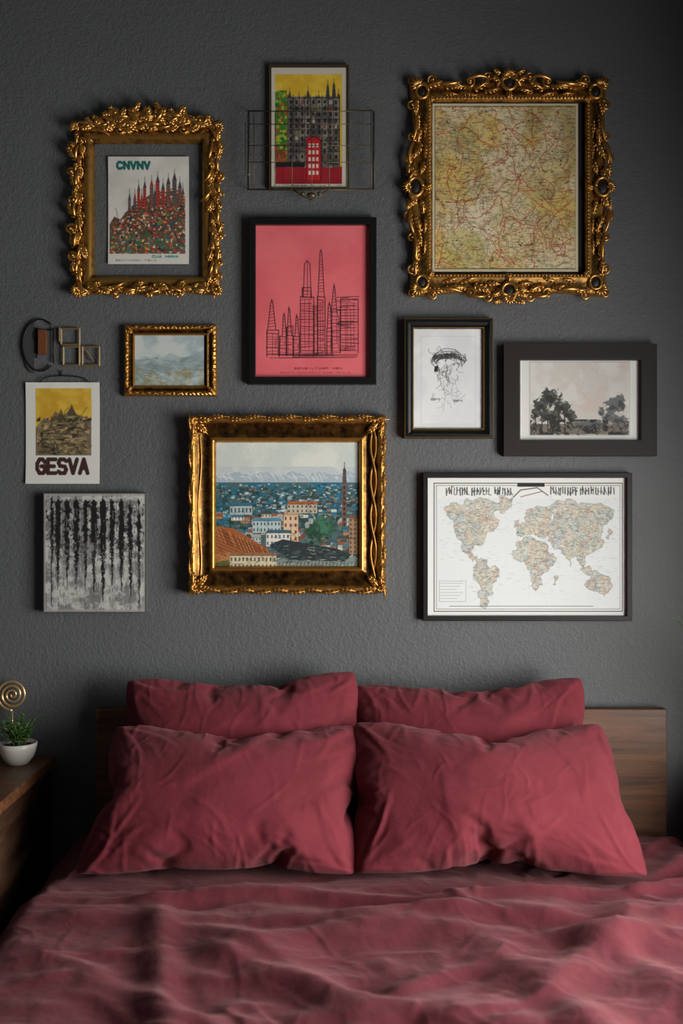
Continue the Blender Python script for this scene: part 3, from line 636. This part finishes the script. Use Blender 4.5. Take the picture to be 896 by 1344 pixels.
for (x,y,R,d,a) in((94,190,6,1,0),(93,225,6,-1,1),(96,262,6,1,2),(92,300,6.5,-1,0),(95,335,6,1,1),(100,378,7,-1,2.5),(288,190,6,1,0),(289,230,5.5,-1,3),(287,270,6,1,1),(289,310,5.5,-1,0),(287,345,6,1,2),(283,379,7,1,.5),(150,385,5,1,0),(193,386,5,-1,1),(236,385,5,1,2),(96,166,6,-1,1),(286,166,6,1,2)): o.scroll(x,y,R,1.5,d,a,2.2,11)
for (x,y,a) in((99,168,-2.4),(285,168,-.8),(101,380,2.4),(283,380,.75)): o.shell(x,y,a,11,11,7,2.4)
o.out('carved_scrollwork',mat_gold,lf)
# ---- city painting frame
def wav3(j,sd,t):
    if j in(1,2): return (1.1*math.sin(t*26*math.pi)+.5*math.sin(t*61*math.pi), .0015*math.sin(t*44*math.pi))
    return (0,0)
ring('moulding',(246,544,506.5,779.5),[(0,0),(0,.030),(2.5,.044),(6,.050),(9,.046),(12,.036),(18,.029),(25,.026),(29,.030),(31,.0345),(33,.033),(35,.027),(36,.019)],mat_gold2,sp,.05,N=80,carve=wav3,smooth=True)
panel('frame_backing',(250,548,502,775),.004,mat_back,sp,.05)
o=Orn(.05,376,662)
def edge(x0,y0,x1,y1,n,ang,L,Wd,w0,al=.22):
    for i in range(n):
        t=(i+.5)/n; s_=1 if i%2 else -1; o.leaf(x0+(x1-x0)*t,y0+(y1-y0)*t,ang+s_*al,L,Wd,w0,-s_*.4,4,1)
edge(262,548.5,500,548.5,10,0,26,9,21.0); edge(500,776,255,776,11,math.pi,26,9,21.0)
edge(250.5,770,250.5,555,9,-math.pi/2,26,8,21.0); edge(502.5,560,502.5,775,9,math.pi/2,26,9,21.0)
for ph in(0,math.pi):
    n=90; o.st([(490+3.6*math.sin(i/n*14+ph),560+210*i/n,15.5+1.5*math.cos(i/n*14+ph)) for i in range(n+1)],[1.7]*(n+1))
n=90; o.st([(261+2.0*math.sin(i/n*9),570+190*i/n,15.2) for i in range(n+1)],[1.5]*(n+1))
for (x,y,a) in((251,549,-2.36),(502,549,-.78),(502,775,.78),(251,775,2.36)):
    o.shell(x-6*math.cos(a),y-6*math.sin(a),a,9,19,7,2.6); o.leaf(x-6*math.cos(a),y-6*math.sin(a),a+math.pi,24,16,18,0,4,-2)
    o.leaf(x-5*math.cos(a),y-3*math.sin(a),(0 if math.cos(a)<0 else math.pi),26,13,20,0,4,0)
    o.leaf(x-3*math.cos(a),y-5*math.sin(a),(math.pi/2 if math.sin(a)<0 else -math.pi/2),26,13,20,0,4,0)
o.out('carved_leaf_edges',mat_gold2,sp)
o=Orn(.022,223,472)
for (x,y,a) in((166,430,.78),(280,430,2.36),(280,515,-2.36),(166,515,-.78)): o.leaf(x,y,a,11,9,9,0,3,0)
for e_ in [(170,429.5,276,429.5,13,0),(276,516,170,516,13,math.pi),(166,510,166,434,9,-math.pi/2),(280,434,280,510,9,math.pi/2)]: edge(*e_,8,3.6,9)
o.out('carved_edge',mat_gold2,sg)
print('orn',time.time()-T0)
# ================================================================ wire rack + iron ornaments
a=Acc()
def wr_(pts,h,r=.0013): a.tube([W(x,y,hh) for (x,y),hh in zip(pts,h)],r)
HB=.045
for y in(146,163,191,213,249): wr_([(325,y),(491,y)],[HB,HB],.0016 if y in(146,249) else .0012)
for x in(327,333,361,383,409,432,455,487,491): wr_([(x,146 if x not in(333,) else 150),(x,249)],[HB,HB],.0013)
for x in(327,491):
    for y in(146,249): wr_([(x,y),(x,y)],[.002,HB])
for x in(361,409,455): wr_([(x,249),(x,249)],[.002,HB])
wr_([(327,249),(491,249)],[.003,.003]); wr_([(327,146),(491,146)],[.003,.003])
for x in(327,409,491): wr_([(x,146),(x,249)],[.003,.003])
wr_([(322,160),(322,226),(327,230)],[HB]*3)
wr_([(385,249),(396,257),(408,262),(420,257),(430,249)],[HB]*5,.002)
a.ball(W(408,256,HB),.010,1.3,.6,.8); a.ball(W(397,254,HB),.006); a.ball(W(419,254,HB),.006); a.ball(W(408,263,HB),.004)
a.out('wire_wall_rack',mat_wire)
io=empty('iron_key_wall_ornament'); a=Acc()
n=40; a.tube([W(53+23*math.cos(t),453+34*math.sin(t),.007) for t in np.linspace(0.9,5.4,n)],.0022,flat=1.5)
a.tube([W(50+6*math.cos(t),440+8*math.sin(t),.007) for t in np.linspace(0,6.28,20)],.0016)
a.tube([W(48,430,.007),W(48,470,.007)],.0024); a.tube([W(70,430,.007),W(70,476,.007)],.0024); a.tube([W(60,433,.007),W(72,433,.007)],.002)
a.out('iron_hoop',mat_iron,io)
disc=Acc(); pts=[W(45+15*math.cos(t),456+34*math.sin(t),.006) for t in np.linspace(math.pi/2,3*math.pi/2,24)]; disc.v+=pts; disc.f.append(tuple(range(len(pts))))
disc.v+= [(p[0],p[1]+.004,p[2]) for p in pts]; 
for i in range(len(pts)-1): disc.f.append((i,i+1,len(pts)+i+1,len(pts)+i))
disc.out('half_disc',M('smoked_disc',(58,60,62),.5).m,io,False)
a=Acc(); x0,_,z1=W(52,434,.0); x1,_,z0=W(62,466,.0); a.box(x0,x1,-.016,-.002,z0,z1); a.out('copper_block',mat_copper,io,False)
io2=empty('brass_square_link_ornament'); a=Acc()
def sq(x0,y0,x1,y1,r=.0032): 
    cs=[(x0,y0),(x1,y0),(x1,y1),(x0,y1)]
    for i in range(4): a.tube([W(*cs[i],.008),W(*cs[(i+1)%4],.008)],r,4)
sq(80,431,104,452); sq(83,455,104,479); sq(108,455,130,480); a.tube([W(104,433,.008),W(104,480,.008)],.0035,4); a.tube([W(78,430,.008),W(78,448,.008)],.003,4); a.tube([W(96,479,.008),W(130,479,.008)],.0035,4); a.tube([W(90,452,.008),W(118,456,.008)],.0035,4)
a.tube([W(113,460,.01),W(122,474,.01)],.003,4)
a.out('square_links',M('aged_nickel',(150,130,100),.35,.6).m,io2,False)
# ================================================================ FURNITURE
bed=empty('bed')
hbz=1.5-(931-672)*2.94/1350
hbx0,hbx1=(125-448)*2.94/1350,(875-448)*2.94/1350
box('headboard',hbx0,hbx1,-.06,-.02,.28,hbz,mat_walnut,.003,bed)
box('bed_rail',hbx0,hbx1,-2.12,-.06,.2,.30,mat_walnut_dark,.005,bed)
for i,(x,y) in enumerate(((hbx0+.05,-.1),(hbx1-.05,-.1),(hbx0+.05,-2.05),(hbx1-.05,-2.05))): box('leg_%d'%(i+1),x-.03,x+.03,y-.03,y+.03,0,.22,mat_walnut_dark,.003,bed)
for i,x in enumerate((hbx0+.05,hbx1-.05)): box('headboard_post_%d'%(i+1),x-.03,x+.03,-.06,-.02,0,.3,mat_walnut_dark,.003,bed)
MX0,MX1=hbx0+.01,hbx1-.01
matt=box('mattress',MX0,MX1,-2.10,-.065,.30,.565,M('mattress_ticking',(150,140,135),.9).m,.04,bed,4)
def nightstand(nm,x0,x1,y0=-.52,y1=-.015,zt=.793):
    e=empty(nm)
    box('top',x0,x1,y0,y1,zt-.03,zt,mat_walnut,.003,e)
    for i,(a_,b_) in enumerate(((x0+.012,x0+.034),(x1-.034,x1-.012))): box('side_%d'%(i+1),a_,b_,y0+.02,y1-.01,.14,zt-.03,mat_walnut_dark,.002,e)
    box('rear_panel',x0+.034,x1-.034,y1-.025,y1-.012,.14,zt-.03,mat_walnut_dark,0,e)
    box('shelf',x0+.034,x1-.034,y0+.03,y1-.025,.44,.46,mat_walnut_dark,0,e); box('bottom',x0+.034,x1-.034,y0+.03,y1-.025,.14,.16,mat_walnut_dark,0,e)
    box('drawer_front',x0+.036,x1-.036,y0+.015,y0+.033,.165,.435,mat_walnut,.003,e)
    k=Acc(); k.ball(((x0+x1)/2,y0+.005,.30),.012); k.out('drawer_knob',mat_brass,e)
    for i,(x,y) in enumerate(((x0+.03,y0+.04),(x1-.03,y0+.04),(x0+.03,y1-.03),(x1-.03,y1-.03))): box('leg_%d'%(i+1),x-.015,x+.015,y-.015,y+.015,0,.14,mat_walnut_dark,.002,e)
    return e
nightstand('nightstand',-1.30,-.829)
nightstand('nightstand',1.06,1.40)
pc=(-.908,-.112,.793)
pl=empty('potted_plant'); a=Acc()
a.lathe([(0,0),(.026,0),(.030,.003),(.044,.022),(.051,.045),(.053,.060),(.0505,.061),(.048,.048),(0,.048)],pc,40); a.out('ceramic_bowl',mat_ceramic,pl)
a=Acc(); a.lathe([(.048,.050),(.03,.054),(0,.055)],pc,24); a.out('soil',mat_soil,pl)
def foliage(acc,c,n,R,H,ls,seed,spread=1.0):
    random.seed(seed)
    for i in range(n):
        an=U(0,6.28); r0=R*.4*math.sqrt(U(0,1)); bx,by=c[0]+r0*math.cos(an),c[1]+r0*math.sin(an); h=H*U(.4,1)
        pts=[(bx+math.cos(an)*R*spread*t*t*.6,by+math.sin(an)*R*spread*t*t*.5,c[2]+h*t) for t in np.linspace(0,1,7)]
        acc.tube(pts,[.0012]*7,5)
        for j in range(2,7):
            for q in range(3):
                p=pts[j]; la=U(0,6.28); le=U(-.2,.9); d=Vector((math.cos(la)*math.cos(le),math.sin(la)*math.cos(le),math.sin(le))); sd=d.cross(Vector((0,0,1))).normalized(); up=sd.cross(d)
                L=ls*U(.7,1.2); b=len(acc.v); P0=Vector(p)
                for (u,w_,z_) in((0,0,0),(.3,.28,.05),(.3,-.28,.05),(.7,.26,.02),(.7,-.26,.02),(1,0,-.08),(.5,0,-.04)): acc.v.append(tuple(P0+d*L*u+sd*L*w_+up*L*z_))
                acc.f+= [(b,b+1,b+6),(b,b+6,b+2),(b+1,b+3,b+6),(b+6,b+4,b+2),(b+3,b+5,b+6),(b+6,b+5,b+4)]
a=Acc(); foliage(a,(pc[0]+.010,pc[1]-.008,pc[2]+.050),26,.05,.082,.015,3); a.out('foliage',mat_leaf,pl,False)
sx,sy=-.950,-.030; scz=1.5-(912-672)*2.97/1350
a=Acc(); n=120; pts=[];rad=[]
for i in range(n):
    t=i/(n-1); r=.042*(1-t)+.003; an=-math.pi/2-2*math.pi*3.3*t; pts.append((sx+r*math.cos(an),sy,scz+r*math.sin(an))); rad.append(.0038*(1-.3*t))
a.tube([(sx,sy,.798),(sx,sy,.84),(sx,sy,.88),(sx,sy,scz-.045)],.0024,8); a.tube(pts,rad,8)
a.lathe([(0,0),(.012,0),(.012,.004),(.003,.007),(0,.007)],(sx,sy,.793),24)
a.out('brass_spiral_ornament',M('polished_brass',(215,180,125),.28,.7).m)
a=Acc(); gc=(-.990,-.16,.793); a.lathe([(0,0),(.024,0),(.026,.003),(.010,.008),(.007,.02),(.016,.028),(.018,.034),(.012,.034),(0,.03)],gc,24); a.out('brass_candle_holder',mat_brass)
rp=empty('potted_plant'); pc2=(1.2,-.26,.793); a=Acc(); a.lathe([(0,0),(.05,0),(.065,.02),(.075,.12),(.077,.13),(.07,.13),(.068,.11),(0,.11)],pc2,32); a.out('ceramic_pot',mat_ceramic,rp)
a=Acc(); a.lathe([(.069,.112),(0,.118)],pc2,24); a.out('soil',mat_soil,rp)
a=Acc(); random.seed(9)
def blade(acc,b0,tip,hgt,wd):
    b0=Vector(b0);tip=Vector(tip); n=12; bi=len(acc.v); dr=(tip-b0); sd=Vector((-dr.y,dr.x,0)).normalized()
    for i in range(n+1):
        t=i/n; p=b0.lerp(tip,t)+Vector((0,0,hgt*math.sin(math.pi*t)*(1-.2*t))); w_=wd*math.sin(math.pi*(.08+.92*t))**.7 if i<n else .0004
        acc.v+= [tuple(p-sd*w_-Vector((0,0,w_*.3))),tuple(p+Vector((0,0,w_*.3))),tuple(p+sd*w_-Vector((0,0,w_*.3)))]
    for i in range(n): b=bi+i*3; acc.f+=[(b,b+1,b+4,b+3),(b+1,b+2,b+5,b+4)]
base2=(1.2,-.26,.9)
blade(a,base2,(.880,-.26,1.222),.03,.014)
blade(a,base2,(.93,-.22,1.10),.06,.010)
for an in(.3,1.0,1.7,2.3,4.2,4.9,5.6,3.5):
    tx=1.2+min(.18,.2*math.cos(an)) if math.cos(an)>0 else 1.2+.13*math.cos(an)
    blade(a,base2,(tx,-.26+.2*math.sin(an),1.05+.15*math.sin(an*3)),.2,.013)
a.out('foliage',mat_leaf,rp,True)
# ================================================================ CLOTH: comforter + pillows (physics)
def pillow_mesh(name,w,h,nx,ny,seed):
    v=[];f=[]; idx={}
    nz=fbm(ny+1,nx+1,8,3,seed)-.5
    for side in(1,-1):
        for j in range(ny+1):
            for i in range(nx+1):
                edge=i in(0,nx) or j in(0,ny)
                if edge and side==-1: idx[(side,i,j)]=idx[(1,i,j)]; continue
                u=i/nx*2-1; q=j/ny*2-1
                z=0 if edge else side*(.012+.03*(1-u*u)*(1-q*q))+.012*nz[j,i]
                cu=1-.06*q**4; cq=1-.085*u**4
                idx[(side,i,j)]=len(v); v.append((u*w/2*cu,q*h/2*cq,z))
    for side in(1,-1):
        for j in range(ny):
            for i in range(nx):
                q=(idx[(side,i,j)],idx[(side,i+1,j)],idx[(side,i+1,j+1)],idx[(side,i,j+1)]); f.append(q if side==1 else q[::-1])
    return mk(name,v,f,None,True)
PW=[(.72,.50,1),(.72,.50,2),(.74,.49,3),(.77,.49,4)]
sims=[]
for i,(w,h,sd) in enumerate(PW):
    o=pillow_mesh('pillow',w,h,54,38,sd); o.location=(10+i*2,0,0)
    m=o.modifiers.new('Cloth','CLOTH'); s=m.settings; s.quality=6; s.mass=.25; s.tension_stiffness=12; s.compression_stiffness=12; s.shear_stiffness=4; s.bending_stiffness=.04
    s.use_pressure=True; s.uniform_pressure_force=[3.4,3.6,3.2,3.3][i]; s.effector_weights.gravity=0; s.air_damping=3; m.collision_settings.use_collision=False
    m.point_cache.frame_start=1; m.point_cache.frame_end=60
    sims.append(o)
nx,ny=118,108; X0_,X1_,Y0_,Y1_=-1.12,1.34,-.075,-2.25
f1=fbm(ny+1,nx+1,26,4,77,.6); f2=fbm(ny+1,nx+1,12,3,78,.5); rid=1-np.abs(f1-.5)*4; 
v=[];f=[]
for j in range(ny+1):
    for i in range(nx+1):
        u=i/nx;q=j/ny; v.append((X0_+(X1_-X0_)*u,Y0_+(Y1_-Y0_)*q,.62+.075*max(rid[j,i],0)+.06*f2[j,i]))
for j in range(ny):
    for i in range(nx): b=j*(nx+1)+i; f.append((b,b+nx+1,b+nx+2,b+1))
com=mk('comforter',v,f,None,True)
m=com.modifiers.new('Cloth','CLOTH'); s=m.settings; s.quality=6; s.mass=.35; s.tension_stiffness=12; s.compression_stiffness=12; s.shear_stiffness=5; s.bending_stiffness=.5; s.air_damping=2
m.collision_settings.distance_min=.012; m.collision_settings.friction=60; m.collision_settings.collision_quality=3
m.point_cache.frame_start=1; m.point_cache.frame_end=60
col1=box('colm',MX0-.055,MX1+.04,-2.10,-.065,.2,.575,None); 
bmm=bmesh.new(); bmm.from_mesh(col1.data); bmesh.ops.bevel(bmm,geom=bmm.edges[:],offset=.04,segments=3,affect='EDGES'); bmm.to_mesh(col1.data); bmm.free()
col2=box('colh',-1.4,1.6,-.062,.2,.1,1.2,None)
for c_ in(col1,col2):
    c_.modifiers.new('Collision','COLLISION'); c_.collision.thickness_outer=.008; c_.collision.cloth_friction=50
NF=42
try:
    for fr in range(1,NF+1): scn.frame_set(fr)
except Exception as e: print('sim fail',e)
print('sim',time.time()-T0)
# wrinkle strokes -----------------------------------------------------------
def smooth_path(x,y,ang,L,wig,rs,n=9):
    p=[(x,y)]; k=rs.normal(0,wig)
    for _ in range(n-1):
        ang+=k/n+rs.normal(0,wig*.25); x+=math.cos(ang)*L/(n-1); y+=math.sin(ang)*L/(n-1); p.append((x,y))
    return p
def crease(P2,disp,path,wd,amp,asym=.5):
    path=np.array(path); m0=path.min(0)-wd*3.5; m1=path.max(0)+wd*3.5
    sel=np.where((P2[:,0]>m0[0])&(P2[:,0]<m1[0])&(P2[:,1]>m0[1])&(P2[:,1]<m1[1]))[0]
    if len(sel)==0: return
    Q=P2[sel]; best=np.full(len(sel),1e9); sg_=np.ones(len(sel)); tt=np.zeros(len(sel)); n=len(path)-1
    for i in range(n):
        a_=path[i]; d=path[i+1]-a_; L2=d@d+1e-12; r=Q-a_; t=np.clip((r@d)/L2,0,1); e=r-t[:,None]*d; ds=np.hypot(e[:,0],e[:,1]); m=ds<best
        best[m]=ds[m]; tt[m]=(i+t[m])/n; sg_[m]=np.sign(d[0]*r[m,1]-d[1]*r[m,0])
    w_=wd*(1+asym*sg_); tap=np.sin(math.pi*np.clip(tt*.94+.03,0,1))**.7
    q=best/w_; disp[sel]+=amp*tap*(np.exp(-q*q)-.38*np.exp(-(best/(wd*2.1))**2))
dg=bpy.context.evaluated_depsgraph_get()
sims_ev=[]
for o in sims+[com]:
    ev=o.evaluated_get(dg); me=bpy.data.meshes.new_from_object(ev); sims_ev.append(me)
scn.frame_set(1)
for o,me in zip(sims+[com],sims_ev):
    o.modifiers.clear(); o.data=me
    if o is com:
        sm0=o.modifiers.new('relax','SMOOTH'); sm0.factor=.5; sm0.iterations=3
    sm=o.modifiers.new('sub','SUBSURF'); sm.levels=2
dg=bpy.context.evaluated_depsgraph_get(); dg.update()
for o in sims+[com]:
    me=bpy.data.meshes.new_from_object(o.evaluated_get(dg)); o.modifiers.clear(); o.data=me
for c_ in(col1,col2): bpy.data.objects.remove(c_)
def getco(me):
    n=len(me.vertices); co=np.empty(n*3); me.vertices.foreach_get('co',co); no=np.empty(n*3); me.vertex_normals.foreach_get('vector',no); return co.reshape(-1,3),no.reshape(-1,3)
def setco(me,co):
    me.vertices.foreach_set('co',co.ravel()); me.update()
def samp(P2,cell,seed,octv=4,gain=.55):
    q=(P2-P2.min(0)); g=fbm(int(q[:,1].max()/.01)+3,int(q[:,0].max()/.01)+3,cell/.01,octv,seed,gain)
    x=q[:,0]/.01;y=q[:,1]/.01; xi=x.astype(int);yi=y.astype(int);fx=x-xi;fy=y-yi
    return (g[yi,xi]*(1-fx)+g[yi,xi+1]*fx)*(1-fy)+(g[yi+1,xi]*(1-fx)+g[yi+1,xi+1]*fx)*fy
co,no=getco(com.data); print('com',co.min(0),co.max(0))
if no[:,2].mean()<0: no=-no
P2=co[:,:2].copy(); disp=np.zeros(len(co)); rs=np.random.default_rng(8)
for _ in range(26):   # broad soft folds
    x=rs.uniform(-1.0,.6); y=rs.uniform(-1.5,-.55); ang=rs.normal(-.2,.45); crease(P2,disp,smooth_path(x,y,ang,rs.uniform(.5,1.1),.7,rs),rs.uniform(.035,.07),rs.uniform(.014,.028),rs.uniform(-.5,.5))
for _ in range(38):   # medium creases
    x=rs.uniform(-.95,.9); y=rs.uniform(-1.5,-.45); ang=rs.normal(-.15,.6); crease(P2,disp,smooth_path(x,y,ang,rs.uniform(.2,.55),.7,rs),rs.uniform(.013,.026),rs.uniform(.005,.011),rs.uniform(-.6,.6))
for _ in range(220):  # fine linen creases
    x=rs.uniform(-.95,1.05); y=rs.uniform(-1.5,-.1); ang=rs.normal(-.1,.9); crease(P2,disp,smooth_path(x,y,ang,rs.uniform(.06,.22),.9,rs),rs.uniform(.004,.009),rs.uniform(.001,.003),rs.uniform(-.6,.6))
for (pth,wd,am) in (([(-.72,-.60),(-.4,-.62),(-.1,-.58),(.2,-.62),(.5,-.59),(.8,-.53),(.98,-.45)],.032,.026),([(-.6,-.71),(-.2,-.73),(.15,-.69),(.5,-.73),(.9,-.68)],.035,.020),([(.72,-.5),(.85,-.38),(.98,-.2)],.03,.022),([(.66,-.6),(.8,-.5),(1.0,-.4)],.02,.018),([(.78,-.3),(.9,-.16),(1.0,-.1)],.02,.015)):
    crease(P2,disp,pth,wd,am,.3)
n1=samp(P2,.30,91); n2=samp(P2,.11,92); disp+= .040*(n1-.5)+.006*(1-np.abs(n2-.5)*4)*.6
top=np.clip((co[:,2]-.5)/.07,.3,1)
co+=no*(disp*top)[:,None]
BZ=.608
# pillows press the duvet flat where they rest
ux=np.clip((.74-np.abs(co[:,0]-.045))/.05,0,1); uy=np.clip((co[:,1]+.56)/.05,0,1); pr=ux*uy*(co[:,2]>.5)
co[:,2]=co[:,2]*(1-pr)+np.minimum(co[:,2],.596+.25*(co[:,2]-.596).clip(-.03,.03))*pr
cap=(pr>.5); co[cap,2]=np.minimum(co[cap,2],.602)
co[:,1]=np.minimum(co[:,1],-.064); inside=(co[:,0]>MX0)&(co[:,0]<MX1)&(co[:,1]>-2.1); co[inside,2]=np.maximum(co[inside,2],.572)
setco(com.data,co)
com.data.materials.clear(); com.data.materials.append(mat_duvet); com.data.polygons.foreach_set('use_smooth',[True]*len(com.data.polygons))
# loc, (lean, roll, yaw), which side flares outward at the bottom
place=[((-.272,-.170,.838),(76,1.0,1),0),((.357,-.170,.826),(75,1.5,-2),0),((-.292,-.385,.768),(57,-1.0,2),-1),((.378,-.385,.772),(56,-.5,-1),1)]
for pi,(o,(loc,(ax,rz,yw),fl)) in enumerate(zip(sims,place)):
    me=o.data; co,no=getco(me); hw,hh=np.abs(co[:,0]).max(),np.abs(co[:,1]).max(); print('pil',co.min(0),co.max(0))
    if (no[:,2]*co[:,2]).mean()<0: no=-no
    P2=co[:,:2].copy(); disp=np.zeros(len(co)); rs=np.random.default_rng(20+pi)
    for cx_ in(-1,1):
        for cy_ in(-1,1):
            for _ in range(6):
                a0=math.atan2(-cy_*hh,-cx_*hw)+rs.normal(0,.35); crease(P2,disp,smooth_path(cx_*hw*.93,cy_*hh*.9,a0,rs.uniform(.07,.20),.4,rs),rs.uniform(.006,.013),rs.uniform(.002,.005),rs.uniform(-.4,.4))
    for _ in range(30):
        sd=rs.integers(0,4); t=rs.uniform(-.85,.85)
        x,y,a0=[(t*hw,hh*.95,-math.pi/2),(t*hw,-hh*.95,math.pi/2),(-hw*.95,t*hh,0),(hw*.95,t*hh,math.pi)][sd]; crease(P2,disp,smooth_path(x,y,a0+rs.normal(0,.35),rs.uniform(.04,.12),.4,rs),rs.uniform(.005,.010),rs.uniform(.0015,.0038),0)
    for _ in range(9):
        crease(P2,disp,smooth_path(rs.uniform(-.8,.6)*hw,rs.uniform(-.8,.6)*hh,rs.normal([.5,.4,.2,-.9][pi],.5),rs.uniform(.12,.34),.5,rs),rs.uniform(.014,.028),rs.uniform(.002,.005),rs.uniform(-.5,.5))
    for _ in range(60):
        crease(P2,disp,smooth_path(rs.uniform(-.9,.9)*hw,rs.uniform(-.9,.9)*hh,rs.uniform(0,3.1),rs.uniform(.04,.14),.7,rs),rs.uniform(.004,.008),rs.uniform(.0008,.0022),0)
    disp+=.014*(samp(P2,.16,200+pi)-.5)
    em=np.clip(np.minimum(1-np.abs(co[:,0])/hw,1-np.abs(co[:,1])/hh)*12+.15,0,1)
    co+=no*(disp*em)[:,None]
    t=(co[:,1]/hh+1)/2
    co[:,2]*=(1.12-.36*t)
    if fl:
        outer=(np.sign(co[:,0])==fl)
        co[:,0]*=np.where(outer,1.08-.16*t,1.0+.03*t)
    co[:,2]+= -.025*(t**2)*(1 if pi>1 else .3)
    R=Matrix.Rotation(math.radians(yw),4,'Z')@Matrix.Rotation(math.radians(ax),4,'X')@Matrix.Rotation(math.radians(rz),4,'Z')
    co=co@np.array(R.to_3x3()).T+np.array(loc)
    z=co[:,2]; lo=z<BZ+.03; z[lo]=BZ+.002+.028*np.exp((z[lo]-BZ-.03)/.04); co[:,2]=z
    co[:,1]=np.minimum(co[:,1],-.064)
    setco(me,co); o.location=(0,0,0)
    me.materials.clear(); me.materials.append(mat_pillow); me.polygons.foreach_set('use_smooth',[True]*len(me.polygons))
# ================================================================ LIGHT + CAMERA
w=bpy.data.worlds.new('sky'); scn.world=w; w.use_nodes=True; w.node_tree.nodes['Background'].inputs[0].default_value=(.75,.87,1,1); w.node_tree.nodes['Background'].inputs[1].default_value=.3
def area(name,loc,rot,sx,sy,p,c,spread=180):
    l=bpy.data.lights.new(name,'AREA'); l.shape='RECTANGLE'; l.size=sx; l.size_y=sy; l.energy=p; l.color=c; l.spread=math.radians(spread)
    o=bpy.data.objects.new(name,l); o.location=loc; o.rotation_euler=rot; return link(o)
area('window_daylight',(XR+.14,(WY0+WY1)/2,(WZ0+1.58)/2),(0,math.radians(90),0),1.58-WZ0,WY1-WY0,98,(1,.97,.92),156)
area('window_daylight_upper_pane',(XR+.14,(WY0+WY1)/2,(WZ1+1.58)/2),(0,math.radians(90),0),WZ1-1.58,WY1-WY0,15,(1,.985,.96),158)
area('added_frontal_fill',(-.3,-3.2,ZT-.03),(0,0,0),.8,.8,1.0,(1,.95,.88))  # unseen fill lamp, added overhead behind the camera for soft frontal light
cam=bpy.data.cameras.new('camera'); co_=bpy.data.objects.new('camera',cam); link(co_)
co_.location=(0,-D,ZC); co_.rotation_euler=(math.radians(90),0,0)
cam.sensor_fit='VERTICAL'; cam.sensor_height=36; cam.lens=36*F/1344; cam.clip_start=.05
cam.dof.use_dof=True; cam.dof.focus_distance=2.95; cam.dof.aperture_fstop=2.2
scn.camera=co_
print('done',time.time()-T0)
